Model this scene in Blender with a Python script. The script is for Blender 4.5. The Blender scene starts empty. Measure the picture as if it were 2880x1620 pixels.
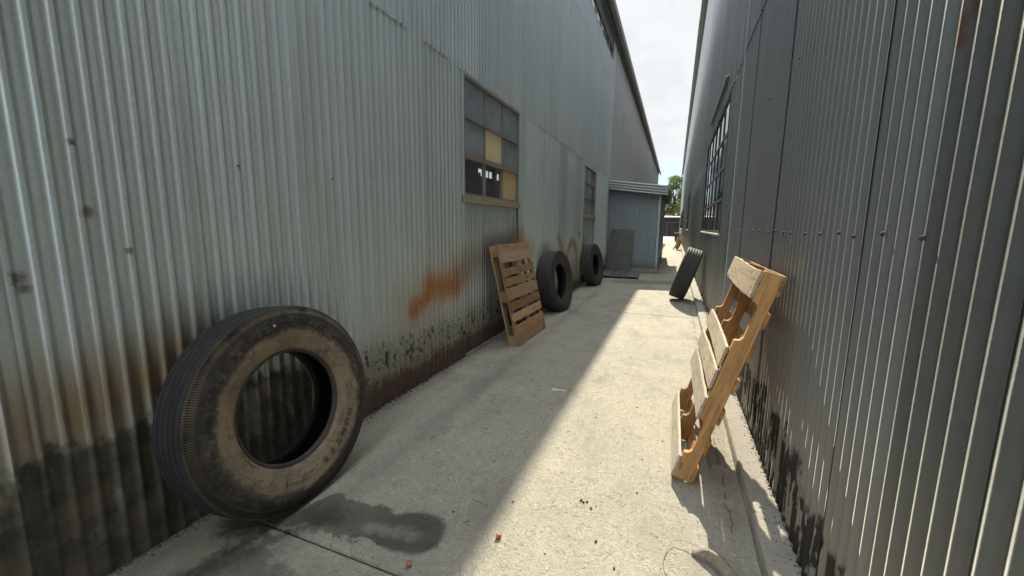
import bpy, bmesh, math, random
from math import sin, cos, pi, radians, floor, hypot
from mathutils import Matrix, Vector, noise as mn

random.seed(7)
SC = bpy.context.scene
COL = SC.collection

# ------------------------------------------------------------------ tagging / linking
def tag(o, label=None, cat=None, group=None, kind=None):
    if label: o['label'] = label
    if cat: o['category'] = cat
    if group: o['group'] = group
    if kind: o['kind'] = kind
    return o

def link(name, me, mat=None, parent=None, smooth=False):
    o = bpy.data.objects.new(name, me)
    COL.objects.link(o)
    if parent is not None: o.parent = parent
    if mat is not None and not me.materials: me.materials.append(mat)
    if smooth:
        for p in me.polygons: p.use_smooth = True
    return o

def empty(name, loc=(0, 0, 0), rot=(0, 0, 0)):
    o = bpy.data.objects.new(name, None)
    o.empty_display_size = 0.1
    COL.objects.link(o)
    o.location = loc; o.rotation_euler = rot
    return o

class MB:
    """collects geometry of ONE mesh"""
    def __init__(s): s.v = []; s.f = []; s.smooth = []
    def add(s, verts, faces, smooth=False):
        b = len(s.v); s.v += [tuple(v) for v in verts]
        s.f += [tuple(i + b for i in f) for f in faces]; s.smooth += [smooth] * len(faces)
        return s
    def box(s, a, b, M=None):
        x0, y0, z0 = a; x1, y1, z1 = b
        vs = [(x0,y0,z0),(x1,y0,z0),(x1,y1,z0),(x0,y1,z0),(x0,y0,z1),(x1,y0,z1),(x1,y1,z1),(x0,y1,z1)]
        if M is not None: vs = [M @ Vector(v) for v in vs]
        return s.add(vs, [(0,3,2,1),(4,5,6,7),(0,1,5,4),(1,2,6,5),(2,3,7,6),(3,0,4,7)])
    def prism(s, poly, axis, a, b):
        n = len(poly); vs = []
        for t in (a, b):
            for (p, q) in poly:
                vs.append((t,p,q) if axis == 0 else (p,t,q) if axis == 1 else (p,q,t))
        fs = [tuple(range(n))[::-1], tuple(range(n, 2*n))] + [(i,(i+1)%n,(i+1)%n+n,i+n) for i in range(n)]
        return s.add(vs, fs)
    def tube(s, pts, r, n=6):
        pts = [Vector(p) for p in pts]; rings = []; b = []
        for i, p in enumerate(pts):
            d = (pts[min(i+1,len(pts)-1)] - pts[max(i-1,0)]).normalized()
            up = Vector((0,0,1)) if abs(d.z) < .9 else Vector((1,0,0))
            u = d.cross(up).normalized(); w = d.cross(u)
            rr = r[i] if isinstance(r, (list, tuple)) else r
            b += [p + rr*(cos(2*pi*k/n)*u + sin(2*pi*k/n)*w) for k in range(n)]
        fs = []
        for i in range(len(pts)-1):
            for k in range(n):
                fs.append((i*n+k, i*n+(k+1)%n, (i+1)*n+(k+1)%n, (i+1)*n+k))
        fs.append(tuple(range(n))); fs.append(tuple(range((len(pts)-1)*n, len(pts)*n))[::-1])
        return s.add(b, fs, True)
    def mesh(s, name):
        me = bpy.data.meshes.new(name); me.from_pydata(s.v, [], s.f); 
        for p, q in zip(me.polygons, s.smooth): p.use_smooth = q
        return me
    def build(s, name, mat, parent=None, bevel=0, fix=True):
        me = s.mesh(name)
        bm = bmesh.new(); bm.from_mesh(me)
        if fix: bmesh.ops.recalc_face_normals(bm, faces=bm.faces)
        if bevel:
            bmesh.ops.bevel(bm, geom=[e for e in bm.edges if len(e.link_faces) == 2 and e.calc_face_angle(0) > .5], offset=bevel, segments=1, affect='EDGES', clamp_overlap=True)
        bm.to_mesh(me); bm.free()
        return link(name, me, mat, parent)

# ------------------------------------------------------------------ node helper
class G:
    def __init__(s, name):
        s.m = bpy.data.materials.new(name); s.m.use_nodes = True
        s.t = s.m.node_tree; s.t.nodes.clear()
        s.out = s.t.nodes.new('ShaderNodeOutputMaterial')
        s._pos = None; s._obj = None
    def _set(s, sock, v):
        if v is None: return
        if isinstance(v, bpy.types.NodeSocket): s.t.links.new(v, sock)
        elif isinstance(v, V): s.t.links.new(v.s, sock)
        elif isinstance(v, (tuple, list)) and sock.type == 'RGBA' and len(v) == 3: sock.default_value = (*v, 1)
        else: sock.default_value = v
    def math(s, op, a, b=None, c=None, clamp=False):
        n = s.t.nodes.new('ShaderNodeMath'); n.operation = op; n.use_clamp = clamp
        for i, q in enumerate((a, b, c)):
            if q is not None: s._set(n.inputs[i], q)
        return V(s, n.outputs[0])
    def pos(s):
        if s._pos is None: s._pos = s.t.nodes.new('ShaderNodeNewGeometry').outputs['Position']
        return s._pos
    def obj(s):
        if s._obj is None: s._obj = s.t.nodes.new('ShaderNodeTexCoord').outputs['Object']
        return s._obj
    def xyz(s, vec):
        n = s.t.nodes.new('ShaderNodeSeparateXYZ'); s.t.links.new(vec, n.inputs[0])
        return [V(s, o) for o in n.outputs]
    def comb(s, x, y, z):
        n = s.t.nodes.new('ShaderNodeCombineXYZ')
        for i, q in enumerate((x, y, z)): s._set(n.inputs[i], q)
        return n.outputs[0]
    def scale(s, vec, sc):
        n = s.t.nodes.new('ShaderNodeVectorMath'); n.operation = 'MULTIPLY'
        s.t.links.new(vec, n.inputs[0]); n.inputs[1].default_value = sc
        return n.outputs[0]
    def addv(s, a, b):
        n = s.t.nodes.new('ShaderNodeVectorMath'); n.operation = 'ADD'
        s.t.links.new(a, n.inputs[0]); s._set(n.inputs[1], b)
        return n.outputs[0]
    def noise(s, vec, scale, detail=4, rough=.55, dist=0):
        n = s.t.nodes.new('ShaderNodeTexNoise'); s.t.links.new(vec, n.inputs['Vector'])
        n.inputs['Scale'].default_value = scale; n.inputs['Detail'].default_value = detail
        n.inputs['Roughness'].default_value = rough; n.inputs['Distortion'].default_value = dist
        return V(s, n.outputs[0])
    def voro(s, vec, scale, feat='F1', rnd=1):
        n = s.t.nodes.new('ShaderNodeTexVoronoi'); n.feature = feat; s.t.links.new(vec, n.inputs['Vector'])
        n.inputs['Scale'].default_value = scale; n.inputs['Randomness'].default_value = rnd
        return V(s, n.outputs[0])
    def ss(s, x, a, b):
        """smooth 0..1 from a to b (a may exceed b)"""
        n = s.t.nodes.new('ShaderNodeMapRange'); n.interpolation_type = 'SMOOTHSTEP'
        s._set(n.inputs['Value'], x)
        if a < b:
            n.inputs['From Min'].default_value = a; n.inputs['From Max'].default_value = b
            n.inputs['To Min'].default_value = 0; n.inputs['To Max'].default_value = 1
        else:
            n.inputs['From Min'].default_value = b; n.inputs['From Max'].default_value = a
            n.inputs['To Min'].default_value = 1; n.inputs['To Max'].default_value = 0
        return V(s, n.outputs[0])
    def mix(s, f, a, b):
        n = s.t.nodes.new('ShaderNodeMix'); n.data_type = 'RGBA'
        s._set(n.inputs[0], f); s._set(n.inputs[6], a); s._set(n.inputs[7], b)
        return n.outputs[2]
    def bright(s, col, f):
        n = s.t.nodes.new('ShaderNodeMix'); n.data_type = 'RGBA'; n.blend_type = 'MULTIPLY'
        n.inputs[0].default_value = 1; s._set(n.inputs[6], col); 
        s._set(n.inputs[7], s.comb(f, f, f)); return n.outputs[2]
    def rand(s):
        return V(s, s.t.nodes.new('ShaderNodeObjectInfo').outputs['Random'])
    def attr(s, name):
        n = s.t.nodes.new('ShaderNodeAttribute'); n.attribute_name = name; return V(s, n.outputs['Fac'])
    def bump(s, h, strength=.5, dist=.01, normal=None):
        n = s.t.nodes.new('ShaderNodeBump'); n.inputs['Strength'].default_value = strength
        n.inputs['Distance'].default_value = dist; s._set(n.inputs['Height'], h)
        if normal is not None: s.t.links.new(normal, n.inputs['Normal'])
        return n.outputs[0]
    def pbr(s, color, rough=.8, metal=0, normal=None, spec=.5, **kw):
        n = s.t.nodes.new('ShaderNodeBsdfPrincipled')
        s._set(n.inputs['Base Color'], color); s._set(n.inputs['Roughness'], rough)
        s._set(n.inputs['Metallic'], metal); s._set(n.inputs['Specular IOR Level'], spec)
        if normal is not None: s.t.links.new(normal, n.inputs['Normal'])
        for k, v in kw.items(): s._set(n.inputs[k], v)
        s.t.links.new(n.outputs[0], s.out.inputs[0])
        return s.m
    def capsule(s, u, v, a, b, r, soft, ns=None, nsamp=0):
        """mask of a soft stroke from a to b in (u,v)"""
        ax, ay = a; bx, by = b; dx, dy = bx-ax, by-ay; L2 = max(dx*dx+dy*dy, 1e-6)
        t = s.math('ADD', (u-ax)*(dx/L2), (v-ay)*(dy/L2), clamp=True)
        px = u - (t*dx + ax); py = v - (t*dy + ay)
        d = s.math('SQRT', px*px + py*py)
        if ns is not None: d = d + (ns-.5)*nsamp
        return s.ss(d, r+soft, max(r-soft, 0))
class V:
    def __init__(s, g, sock): s.g = g; s.s = sock
    def __add__(s, o): return s.g.math('ADD', s, o)
    __radd__ = __add__
    def __sub__(s, o): return s.g.math('SUBTRACT', s, o)
    def __rsub__(s, o): return s.g.math('SUBTRACT', o, s)
    def __mul__(s, o): return s.g.math('MULTIPLY', s, o)
    __rmul__ = __mul__
    def max(s, o): return s.g.math('MAXIMUM', s, o)
    def min(s, o): return s.g.math('MINIMUM', s, o)

# ------------------------------------------------------------------ materials
def mat_left_wall():
    g = G('galvanised_left'); P = g.pos(); x, y, z = g.xyz(P)
    st = g.scale(P, (1, 1, .08))
    tone = g.attr('tone')
    n1 = g.noise(st, 9, 5); n2 = g.noise(P, 60, 4, .6); n3 = g.noise(P, 1.3, 3)
    spang = g.voro(P, 130)
    col = g.mix(n3, (.51, .595, .62), (.58, .655, .68))
    col = g.mix(g.ss(n1, .35, .7)*.4, col, (.40, .42, .405))
    f = tone*.9 + .55 + (n2-.5)*.28 + (spang-.5)*.10
    col = g.bright(col, f)
    # upper sheets a little bluer
    col = g.mix(g.ss(z, 2.2, 5)*.5, col, (.40, .44, .50))
    col = g.mix(g.ss(y, 14.30, 14.34)*(.35+.4*n1), col, (.36, .33, .31))
    nz = g.noise(P, 7, 5, .6); nf = g.noise(P, 34, 5, .65); strk = g.noise(g.scale(P, (1, 14, .9)), 1.6, 4, .6)
    rust = (.42, .175, .05)
    # grimy ochre streaks near the first tyre
    m = g.capsule(y, z, (.70, .74), (1.24, .86), .17, .17, strk, .35)*g.ss(strk, .22, .55)
    col = g.mix(m*.88, col, (.29, .19, .085))
    # the orange rust patch
    m = g.capsule(y, z, (3.05, .73), (3.35, .86), .07, .10, strk*.6+nf*.4, .32).max(g.capsule(y, z, (3.35, .9), (3.83, .86), .13, .13, strk*.6+nf*.4, .36))
    rib = g.math('SINE', y*87.88)*.5+.5; stz = g.noise(g.scale(P, (1, 16, .8)), 2.2, 5, .65)
    halo = g.capsule(y, z, (3.0, .78), (3.95, 1.0), .24, .22, strk, .3)
    col = g.mix(halo*.38, col, (.42, .31, .17))
    col = g.mix(g.math('MULTIPLY', m, .25+.35*rib+.75*stz, clamp=True), col, g.mix(nf, (.30, .11, .035), (.50, .22, .07)))
    # brown bloom climbing below the window
    m = g.capsule(y, z, (3.95, 1.0), (5.75, 1.33), .17, .18, strk, .35)
    col = g.mix(m*.6, col, (.24, .16, .10))
    m = g.capsule(y, z, (5.7, 1.3), (6.3, 1.1), .15, .16, strk, .3)
    col = g.mix(m*.6, col, (.40, .23, .10))
    # arches of rust by the second tyre
    m = g.capsule(y, z, (8.0, 1.3), (8.3, 1.02), .10, .10, nz, .12)
    dy = (y-9.2)*1.0; dz = (z-.68)
    ring = g.math('ABSOLUTE', g.math('SQRT', dy*dy+dz*dz) - .47 + (nz-.5)*.2)
    m = m.max(g.ss(ring, .17, .03)*g.ss(z, .38, .62))
    m2 = g.capsule(y, z, (7.6, .65), (10.2, .55), .32, .25, strk, .3)
    col = g.mix(m2*.45, col, (.21, .15, .09))
    col = g.mix(m*(.25+.35*rib+.4*stz), col, (.42, .21, .09))
    # splash zone: mottled grime, thick near the camera, speckled further on
    near = g.ss(y, 2.35, 1.6)  # reaches behind the first tyre: grime plus painted shade seen through its hole
    edge = z + (nz-.5)*.30 + (nf-.5)*.10 + g.math('SINE', y*88.)*.012
    band = g.ss(edge, .73, .50)*near
    peel = g.ss(g.noise(g.scale(P, (1, 1, .55)), 5.0, 6, .68), .53, .66)*g.ss(z, .05, .4)
    black = g.ss(band + (nf-.5)*.7, .3, .75)*(1-peel*.7)
    grime = g.mix(g.ss(g.noise(P, 7, 6, .72), .35, .68), (.028, .029, .026), (.125, .105, .075))
    damp = g.ss(z + (strk-.5)*.5, 1.15, .55)*near; col = g.mix(damp*.45, col, (.27, .235, .17))
    col = g.mix(band*.6, col, (.28, .27, .23))
    col = g.mix(black*.93, col, grime)
    far = g.ss(y, 1.6, 2.3)
    dirt = g.ss(z + (nz-.5)*.35, .75, .30)*far
    col = g.mix(dirt*.68, col, (.21, .175, .13))
    speck = g.ss(g.noise(g.scale(P, (1, 1, .55)), 26, 5, .7), .545, .60)*g.ss(z + (nz-.5)*.35, .62, .45)*g.ss(z, .1, .28)*far*g.ss(y, 9, 5)
    col = g.mix(speck*.92, col, (.02, .018, .016))
    redb = g.ss(z + (nz-.5)*.2 + (strk-.5)*.12, .30, .14)*far
    col = g.mix(redb*.9, col, g.mix(nf, (.055, .026, .018), (.10, .055, .04)))
    # mud-dauber nests and bruises
    for (a, b, r) in ((.69, 1.30, .022), (.70, 1.26, .017), (.905, 1.54, .02), (.885, 1.80, .012), (1.535, 1.793, .010), (1.02, 1.38, .012)):
        mm = g.capsule(y, z, (a, b), (a, b-.005), r, r*.6, nf, r*2.2)
        col = g.mix(mm*.8, col, (.13, .115, .085))
    hole = g.capsule(y, z, (9.89, 1.34), (9.89, 1.26), .045, .01, nf, .05)
    col = g.mix(hole, col, (.005, .005, .006))
    dull = g.math('MAXIMUM', black.max(redb), speck)
    rough = g.math('ADD', .42 + (n2-.5)*.15, dull*.4, clamp=True)
    metal = g.math('MULTIPLY', 1-dull, .62)
    h = n2*.3 + g.noise(P, 14, 3)*.7 + black*.6
    return g.pbr(col, rough, metal, g.bump(h, .16, .004), **{'Anisotropic': .85, 'Tangent': g.comb(0., 0., 1.)})

def mat_right_wall(far=False):
    g = G('galvanised_right_far' if far else 'galvanised_right'); P = g.pos(); x, y, z = g.xyz(P)
    tone = g.attr('tone'); st = g.scale(P, (1, 1, .06))
    n1 = g.noise(st, 11, 5); n2 = g.noise(P, 55, 4, .6); n3 = g.noise(P, 1.1, 3)
    nz = g.noise(P, 6, 5, .6); nf = g.noise(P, 30, 5, .65)
    if far:
        col = g.mix(n1, (.22, .245, .24), (.38, .40, .385))
    else:
        col = g.mix(n3, (.33, .355, .385), (.41, .43, .45))
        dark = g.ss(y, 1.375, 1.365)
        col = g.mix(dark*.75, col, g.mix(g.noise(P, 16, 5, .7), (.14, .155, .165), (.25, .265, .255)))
    col = g.mix(g.ss(z, 2.5, 7)*.5, col, (.38, .385, .43))
    col = g.bright(col, tone*.7+.65+(n2-.5)*.3+(n1-.5)*.3)
    dust = g.ss(z + (n3-.5)*.5, 1.25, .25)
    col = g.mix(dust*.6, col, (.40, .365, .30))
    lim = g.ss(z - g.ss(y, 1.5, 2.6)*.16 + (g.noise(g.scale(P, (1, 1, .5)), 5, 5, .65)-.5)*.75 + (nf-.5)*.14, .38, .30)*(.0 if far else 1.)
    if far:
        lim = g.ss(z + (nz-.5)*.4 + (n1-.5)*.5, .28, .15)
    tar = lim*g.ss(g.noise(g.scale(P, (1, 1.5, .4)), 8.5, 5, .62), .455, .49)
    col = g.mix(tar*.95, col, (.018, .016, .015))
    base = g.ss(z + (nf-.5)*.05, .115, .09)
    col = g.mix(base*.9, col, (.02, .018, .016))
    if not far:
        for (a, b) in ((1.31, 2.05), (1.335, 1.98)):
            col = g.mix(g.capsule(y, z, (a, b), (a, b-.05), .012, .012, nf, .03)*.7, col, (.22, .09, .04))
    rough = g.math('ADD', .29 + (n2-.5)*.12 + n1*.08, tar.max(base)*.4 + dust*.2, clamp=True)
    metal = (1-tar.max(base))*(1-dust*.4)*.7
    # drawn sheet: much rougher along its length than across it
    an = {'Anisotropic': .92, 'Tangent': g.comb(0., 0., 1.)}
    if not far: rough = g.math('ADD', .47 + (n2-.5)*.12, tar.max(base)*.3 + dust*.12, clamp=True)
    return g.pbr(col, rough, metal, g.bump(n2*.4+g.noise(P, 9, 3), .2, .004), **an)

def mat_concrete():
    g = G('concrete'); P = g.pos(); x, y, z = g.xyz(P)
    n1 = g.noise(P, 1.1, 5, .6); n2 = g.noise(P, 9, 6, .65); n3 = g.noise(P, 70, 4, .7); wrm = g.noise(P, 48, 3, .6, 1.6)
    broom = g.noise(g.scale(P, (60, 2.2, 1)), 1.0, 3)
    col = g.mix(n1, (.285, .272, .232), (.42, .395, .325))
    col = g.bright(col, .80 + (n2-.5)*.65 + (wrm-.5)*.85 + (n3-.5)*.35 + (broom-.5)*.22 + .24)
    pits = g.ss(g.voro(g.addv(P, g.comb(n2*.2, n3*.04, 0.)), 34), .17, .10)*g.ss(g.noise(P, 5, 3), .44, .6)
    col = g.mix(pits*.75, col, (.10, .095, .085))
    curls = g.ss(g.math('ABSOLUTE', g.noise(P, 17, 3, .5, 2.2)-.5), .016, .004)*g.ss(n2, .48, .58)
    col = g.mix(curls*.45, col, (.17, .16, .14))
    grime = g.ss(g.noise(g.scale(P, (1.6, .55, 1)), 1.7, 5, .65), .50, .72)
    col = g.mix(grime*.6, col, (.215, .20, .175))
    blot = g.ss(g.noise(P, .8, 6, .7), .50, .66); col = g.mix(blot*.45, col, (.20, .19, .165))
    pale = g.ss(g.noise(g.scale(P, (1, .6, 1)), 2.6, 5, .7), .56, .70); col = g.mix(pale*.4, col, (.49, .465, .39))
    # darker along the left wall, in two wheel-like tracks
    nz = g.noise(P, 4, 5, .65)
    m = g.ss(x + (nz-.5)*.2, -1.98, -2.14); col = g.mix(m*.55, col, (.15, .15, .15))
    m = g.capsule(x, y, (-1.62, .2), (-1.62, 9.), .07, .08, nz, .25); col = g.mix(m*.38, col, (.19, .19, .19))
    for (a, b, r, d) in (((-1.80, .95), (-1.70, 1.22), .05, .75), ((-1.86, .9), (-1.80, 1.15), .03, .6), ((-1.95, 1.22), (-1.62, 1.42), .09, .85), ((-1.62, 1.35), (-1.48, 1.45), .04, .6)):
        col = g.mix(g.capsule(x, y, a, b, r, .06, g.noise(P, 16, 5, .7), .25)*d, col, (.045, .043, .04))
    # streaks of grime in front of the shed
    m = g.capsule(x, y, (-1.2, 11.6), (-.1, 11.9), .45, .3, g.noise(g.scale(P, (.7, 5, 1)), 3, 4), 1.2); col = g.mix(m*.55, col, (.11, .105, .10))
    m = g.capsule(x, y, (-2.0, 14.2), (-.5, 14.3), .25, .3, nz, .6); col = g.mix(m*.7, col, (.09, .088, .085))
    # wet spill by the tyre, with a hard wandering edge and drier islands
    ne = g.noise(P, 7, 5, .6)
    nw = g.noise(P, 4.2, 8, .70)
    w = g.capsule(x, y, (-1.62, 1.50), (-1.36, 1.46), .11, .008, nw, .30).max(g.capsule(x, y, (-1.38, 1.47), (-1.12, 1.50), .12, .010, nw, .26)).max(g.capsule(x, y, (-1.14, 1.50), (-1.08, 1.51), .135, .018, nw, .08))
    isl = g.capsule(x, y, (-1.33, 1.45), (-1.10, 1.48), .035, .03, g.noise(P, 14, 4), .16)
    w2 = g.capsule(x, y, (-1.70, 1.02), (-1.42, .98), .12, .02, nw, .34)
    wet = w.max(w2*.8)*(1-isl*.45)*(.78+.22*g.ss(x, -1.5, -1.2))
    dark = g.mix(g.noise(P, 12, 4, .6), (.036, .034, .031), (.095, .089, .078))
    col = g.mix(wet*.9, col, dark)
    # cracks along the kerb foot
    cr = g.math('ABSOLUTE', x - .365 + (g.noise(g.scale(P, (1, .8, 1)), 6, 4)-.5)*.12)
    m = g.ss(cr, .007, .002)*g.ss(nz, .40, .5); col = g.mix(m*.85, col, (.09, .085, .075))
    m = g.ss(cr, .10, .0)*g.ss(nz, .4, .6); col = g.mix(m*.45, col, (.16, .15, .135))
    h = wrm*1.0 + n3*.5 + n2*.5 + broom*.35 - pits*.8 - curls*.8
    rough = .86 - wet*.42
    return g.pbr(col, rough, 0, g.bump(h, .8, .007), .35)

def mat_kerb():
    g = G('kerb_concrete'); P = g.pos()
    n = g.noise(P, 6, 6, .65); n2 = g.noise(P, 60, 4, .7)
    col = g.mix(n, (.30, .285, .25), (.50, .475, .42)); col = g.bright(col, .85+(n2-.5)*.5)
    sp = g.ss(g.noise(P, 24, 4, .7), .60, .66); col = g.mix(sp*.6, col, (.10, .095, .085))
    return g.pbr(col, .9, 0, g.bump(n*.6+n2, .7, .006), .3)

def mat_simple(name, c0, c1, scale=8, rough=.7, metal=0, spec=.5, stretch=(1, 1, 1), use_obj=False, bump=.2, speckle=None):
    g = G(name); P = g.scale(g.obj() if use_obj else g.pos(), stretch)
    n = g.noise(P, scale, 5, .6); n2 = g.noise(P, scale*9, 4, .6)
    col = g.bright(g.mix(n, c0, c1), .86 + n2*.28)
    if speckle: col = g.mix(g.ss(g.noise(P, scale*2.3, 5, .7), speckle[0], speckle[0]+.06)*speckle[1], col, speckle[2])
    return g.pbr(col, rough, metal, g.bump(n*.5+n2*.5, bump, .004), spec)

def mat_wood(name, c_lo, c_hi, grey, gw=.35, knot=.5, nails=True):
    """grain runs along local X of each board"""
    g = G(name); O = g.obj(); r = g.rand()
    P = g.addv(O, g.comb(r*13., r*7., r*5.))
    x, y, z = g.xyz(P)
    wob = g.noise(P, 2.2, 3)
    fib = g.noise(g.scale(P, (3., 46, 46)), 1.4, 5, .65)
    ring = g.noise(g.scale(P, (.8, 15, 15)), 1.6, 3, .5, 1.3)
    rr = g.math('SINE', ring*34.)*.5+.5
    col = g.mix(rr*.55+fib*.45, c_lo, c_hi)
    w = g.ss(g.noise(P, 5, 4, .6)+(r-.5)*.3, .35, .68)
    col = g.mix(w*gw, col, grey)
    kn = g.ss(g.voro(g.scale(P, (4.2, 11, 11)), 1.0), .17, .07)
    col = g.mix(kn*knot, col, (.07, .04, .02))
    st = g.ss(g.noise(g.scale(P, (2.5, 9, 9)), 2.2, 5, .7), .58, .68)
    col = g.mix(st*.5, col, (.10, .07, .045))
    col = g.mix(g.ss(g.math('FRACT', r*7.3), .45, .95)*.5, col, grey)
    endg = g.noise(g.scale(P, (1.5, 5, 5)), 2.4, 6, .75); col = g.mix(g.ss(endg, .52, .70)*.5, col, (.085, .065, .045))
    col = g.bright(col, .58 + r*.72 + (fib-.5)*.75)
    for ex in ((-.475, 0., .475) if nails else ()):
        for ey in (-.022, .02):
            dx_ = x - r*13. - ex; dy_ = y - r*7. - ey
            dd = g.math('SQRT', dx_*dx_ + dy_*dy_)
            col = g.mix(g.ss(dd + (fib-.5)*.006, .011, .004)*.8, col, (.035, .022, .015))
    return g.pbr(col, .78, 0, g.bump(fib*.7+rr*.3, .45, .003), .3)

def mat_tyre(name, dusty=0., R=.54):
    g = G(name); O = g.obj(); x, y, z = g.xyz(O)
    r = g.math('SQRT', x*x+y*y)
    n = g.noise(O, 12, 5, .65); nf = g.noise(O, 45, 5, .7); big = g.noise(O, 3.2, 4)
    ang = g.math('ARCTAN2', y, x)
    arc = g.noise(g.comb(g.math('COSINE', ang)*1.6, g.math('SINE', ang)*1.6, r*60.), 1.5, 4)
    col = g.mix(n, (.012, .013, .015), (.038, .039, .042))
    front = g.ss(z, .045, .06)
    if dusty:
        tan = g.mix(nf*.6+big*.4, (.20, .16, .112), (.31, .255, .18))
        # full film close to the bead, ragged and broken outwards
        a = g.ss(r + (n-.5)*.09 + (nf-.5)*.05 - g.math('COSINE', ang+1.1)*.018, .442, .40)
        patch = g.ss(nf*.45+n*.35+arc*.2, .44, .64)*g.ss(r, .51, .45)*.62
        chip = g.ss(g.noise(O, 30, 5, .75), .56, .70)
        film = (a*(1-chip*.5)).max(patch*.75)
        teeth = g.ss(g.math('ABSOLUTE', r-.515), .026, .012)*g.ss(n, .25, .55)*.62*g.ss(g.math('SINE', ang*300.), -.6, .2)
        film = film.max(teeth)
        film = film*(1-g.ss(r, .315, .303)*.85)*front
        film = film*(1 - g.ss(arc, .56, .70)*.6)*(.72 + .5*g.ss(g.noise(O, 7, 6, .7), .40, .62))
        scuff = g.ss(g.noise(O, 16, 6, .75), .58, .68); film = film*(1-scuff*.55)
        col = g.mix(film*dusty, col, tan)
        dust = g.ss(n, .45, .75)*.25*(1-front); col = g.mix(dust, col, (.07, .075, .085))
    else:
        film = g.ss(nf*.5+big*.5, .42, .68)*front*g.ss(r, .53, .42)
        col = g.mix(film*.55, col, (.12, .105, .085))
        tread = g.ss(r, R-.03, R-.006); col = g.mix(tread*(.25+.5*n), col, (.075, .072, .068))
    return g.pbr(col, .72, 0, g.bump(nf*.5+arc*.6, .35, .004), .35)

def mat_glass(name, tint, dirt, dirtcol, rough=.06, ior=1.5):
    g = G(name); P = g.pos()
    n = g.noise(P, 5, 5, .6); x, y, z = g.xyz(P)
    strk = g.noise(g.scale(P, (1, 22, 1.2)), 1.5, 4)
    tr = g.t.nodes.new('ShaderNodeBsdfTransparent'); tr.inputs[0].default_value = (*tint, 1)
    gl = g.t.nodes.new('ShaderNodeBsdfGlossy'); gl.inputs['Roughness'].default_value = rough
    lw = g.t.nodes.new('ShaderNodeLayerWeight'); lw.inputs[0].default_value = .5
    f0 = ((ior-1)/(ior+1))**2
    fr = g.math('ADD', g.math('POWER', V(g, lw.outputs['Facing']), 4.6)*(1-f0), f0)
    m1 = g.t.nodes.new('ShaderNodeMixShader')
    g.t.links.new(fr.s, m1.inputs[0]); g.t.links.new(tr.outputs[0], m1.inputs[1]); g.t.links.new(gl.outputs[0], m1.inputs[2])
    df = g.t.nodes.new('ShaderNodeBsdfDiffuse'); df.inputs[0].default_value = (*dirtcol, 1)
    m2 = g.t.nodes.new('ShaderNodeMixShader')
    big = g.noise(P, 1.7, 4, .6)
    g._set(m2.inputs[0], g.math('MULTIPLY', .15 + n*.5 + big*.9 + (strk-.5)*.5, dirt, clamp=True))
    g.t.links.new(m1.outputs[0], m2.inputs[1]); g.t.links.new(df.outputs[0], m2.inputs[2])
    g.t.links.new(m2.outputs[0], g.out.inputs[0])
    return g.m

M = {}
M['left'] = mat_left_wall(); M['right'] = mat_right_wall(); M['rfar'] = mat_right_wall(True)
M['conc'] = mat_concrete(); M['kerb'] = mat_kerb()
M['panel'] = mat_simple('grimy_sheet', (.13, .115, .095), (.20, .18, .15), 3, .6, .3, .4, (1, 6, .5))
M['brown_sheet'] = mat_simple('brown_stained_sheet', (.17, .165, .165), (.25, .24, .235), 2, .55, .4, .4, (1, 5, .4))
M['shed'] = mat_simple('shed_sheet', (.34, .375, .39), (.44, .47, .475), 2.5, .42, .2, .5, (3, 3, .6))
def mat_galv(name, c0, c1, metal=.55, rough=.5):
    g = G(name); P = g.pos(); n = g.noise(g.scale(P, (1, 1, .4)), 1.5, 3, .5); n2 = g.noise(P, 40, 4, .6)
    x, y, z = g.xyz(P)
    col = g.bright(g.mix(n, c0, c1), .85+n2*.3)
    ru = g.ss(g.noise(g.scale(P, (1.5, 1.5, .3)), 1.6, 4, .6), .60, .74)
    col = g.mix(ru*.5, col, (.22, .14, .09))
    low = g.ss(z + (n2-.5)*.3, .45, .1); col = g.mix(low*.6, col, (.10, .095, .085))
    return g.pbr(col, rough, metal, g.bump(n2, .15, .003), **{'Anisotropic': .85, 'Tangent': g.comb(0., 0., 1.)})
M['shed'] = mat_galv('shed_sheet', (.25, .285, .305), (.34, .38, .395))
M['fascia'] = mat_simple('shed_fascia', (.24, .275, .28), (.32, .355, .355), 3, .4, .2, .5, (.8, 1, 6), speckle=(.60, .6, (.16, .09, .06)))
M['frame'] = mat_simple('window_frame_steel', (.15, .125, .10), (.28, .24, .20), 14, .7, .1, .4, speckle=(.6, .5, (.07, .035, .02)))
M['rframe'] = mat_simple('dark_window_frame', (.02, .021, .022), (.05, .05, .05), 14, .55, .1, .4)
M['sill'] = mat_simple('wood_sill', (.22, .19, .15), (.36, .315, .25), 6, .85, 0, .3, (1, .5, 6))
M['rsill'] = mat_simple('pale_sill', (.40, .40, .37), (.55, .54, .50), 6, .6, .2)
M['gframe'] = mat_simple('gutter_metal', (.17, .165, .155), (.27, .26, .24), 3, .6, .4, .4, (6, .5, 6))
M['dark'] = mat_simple('interior_dark', (.03, .03, .03), (.06, .058, .055), 2, .9)
M['roof'] = mat_simple('roof_metal', (.30, .30, .29), (.42, .42, .40), 1.5, .5, .4)
M['glass_g'] = mat_glass('dirty_glass', (.5, .56, .62), .66, (.36, .42, .46), .10)
M['glass_c'] = mat_glass('clear_glass', (.95, .96, .97), .17, (.24, .28, .31), .05)
M['glass_r'] = mat_glass('old_glass', (.25, .27, .28), .16, (.16, .17, .17), .06)
M['glass_s'] = mat_glass('sky_glass', (.96, .97, .98), .06, (.4, .42, .45), .04, 1.5)
M['yellow'] = mat_simple('yellowed_infill', (.58, .49, .29), (.64, .55, .34), 2, .75, 0, .3, (1, 8, .6))
M['tan'] = mat_simple('tan_infill', (.47, .36, .205), (.53, .41, .24), 2, .75, 0, .3, (1, 8, .6))
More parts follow.
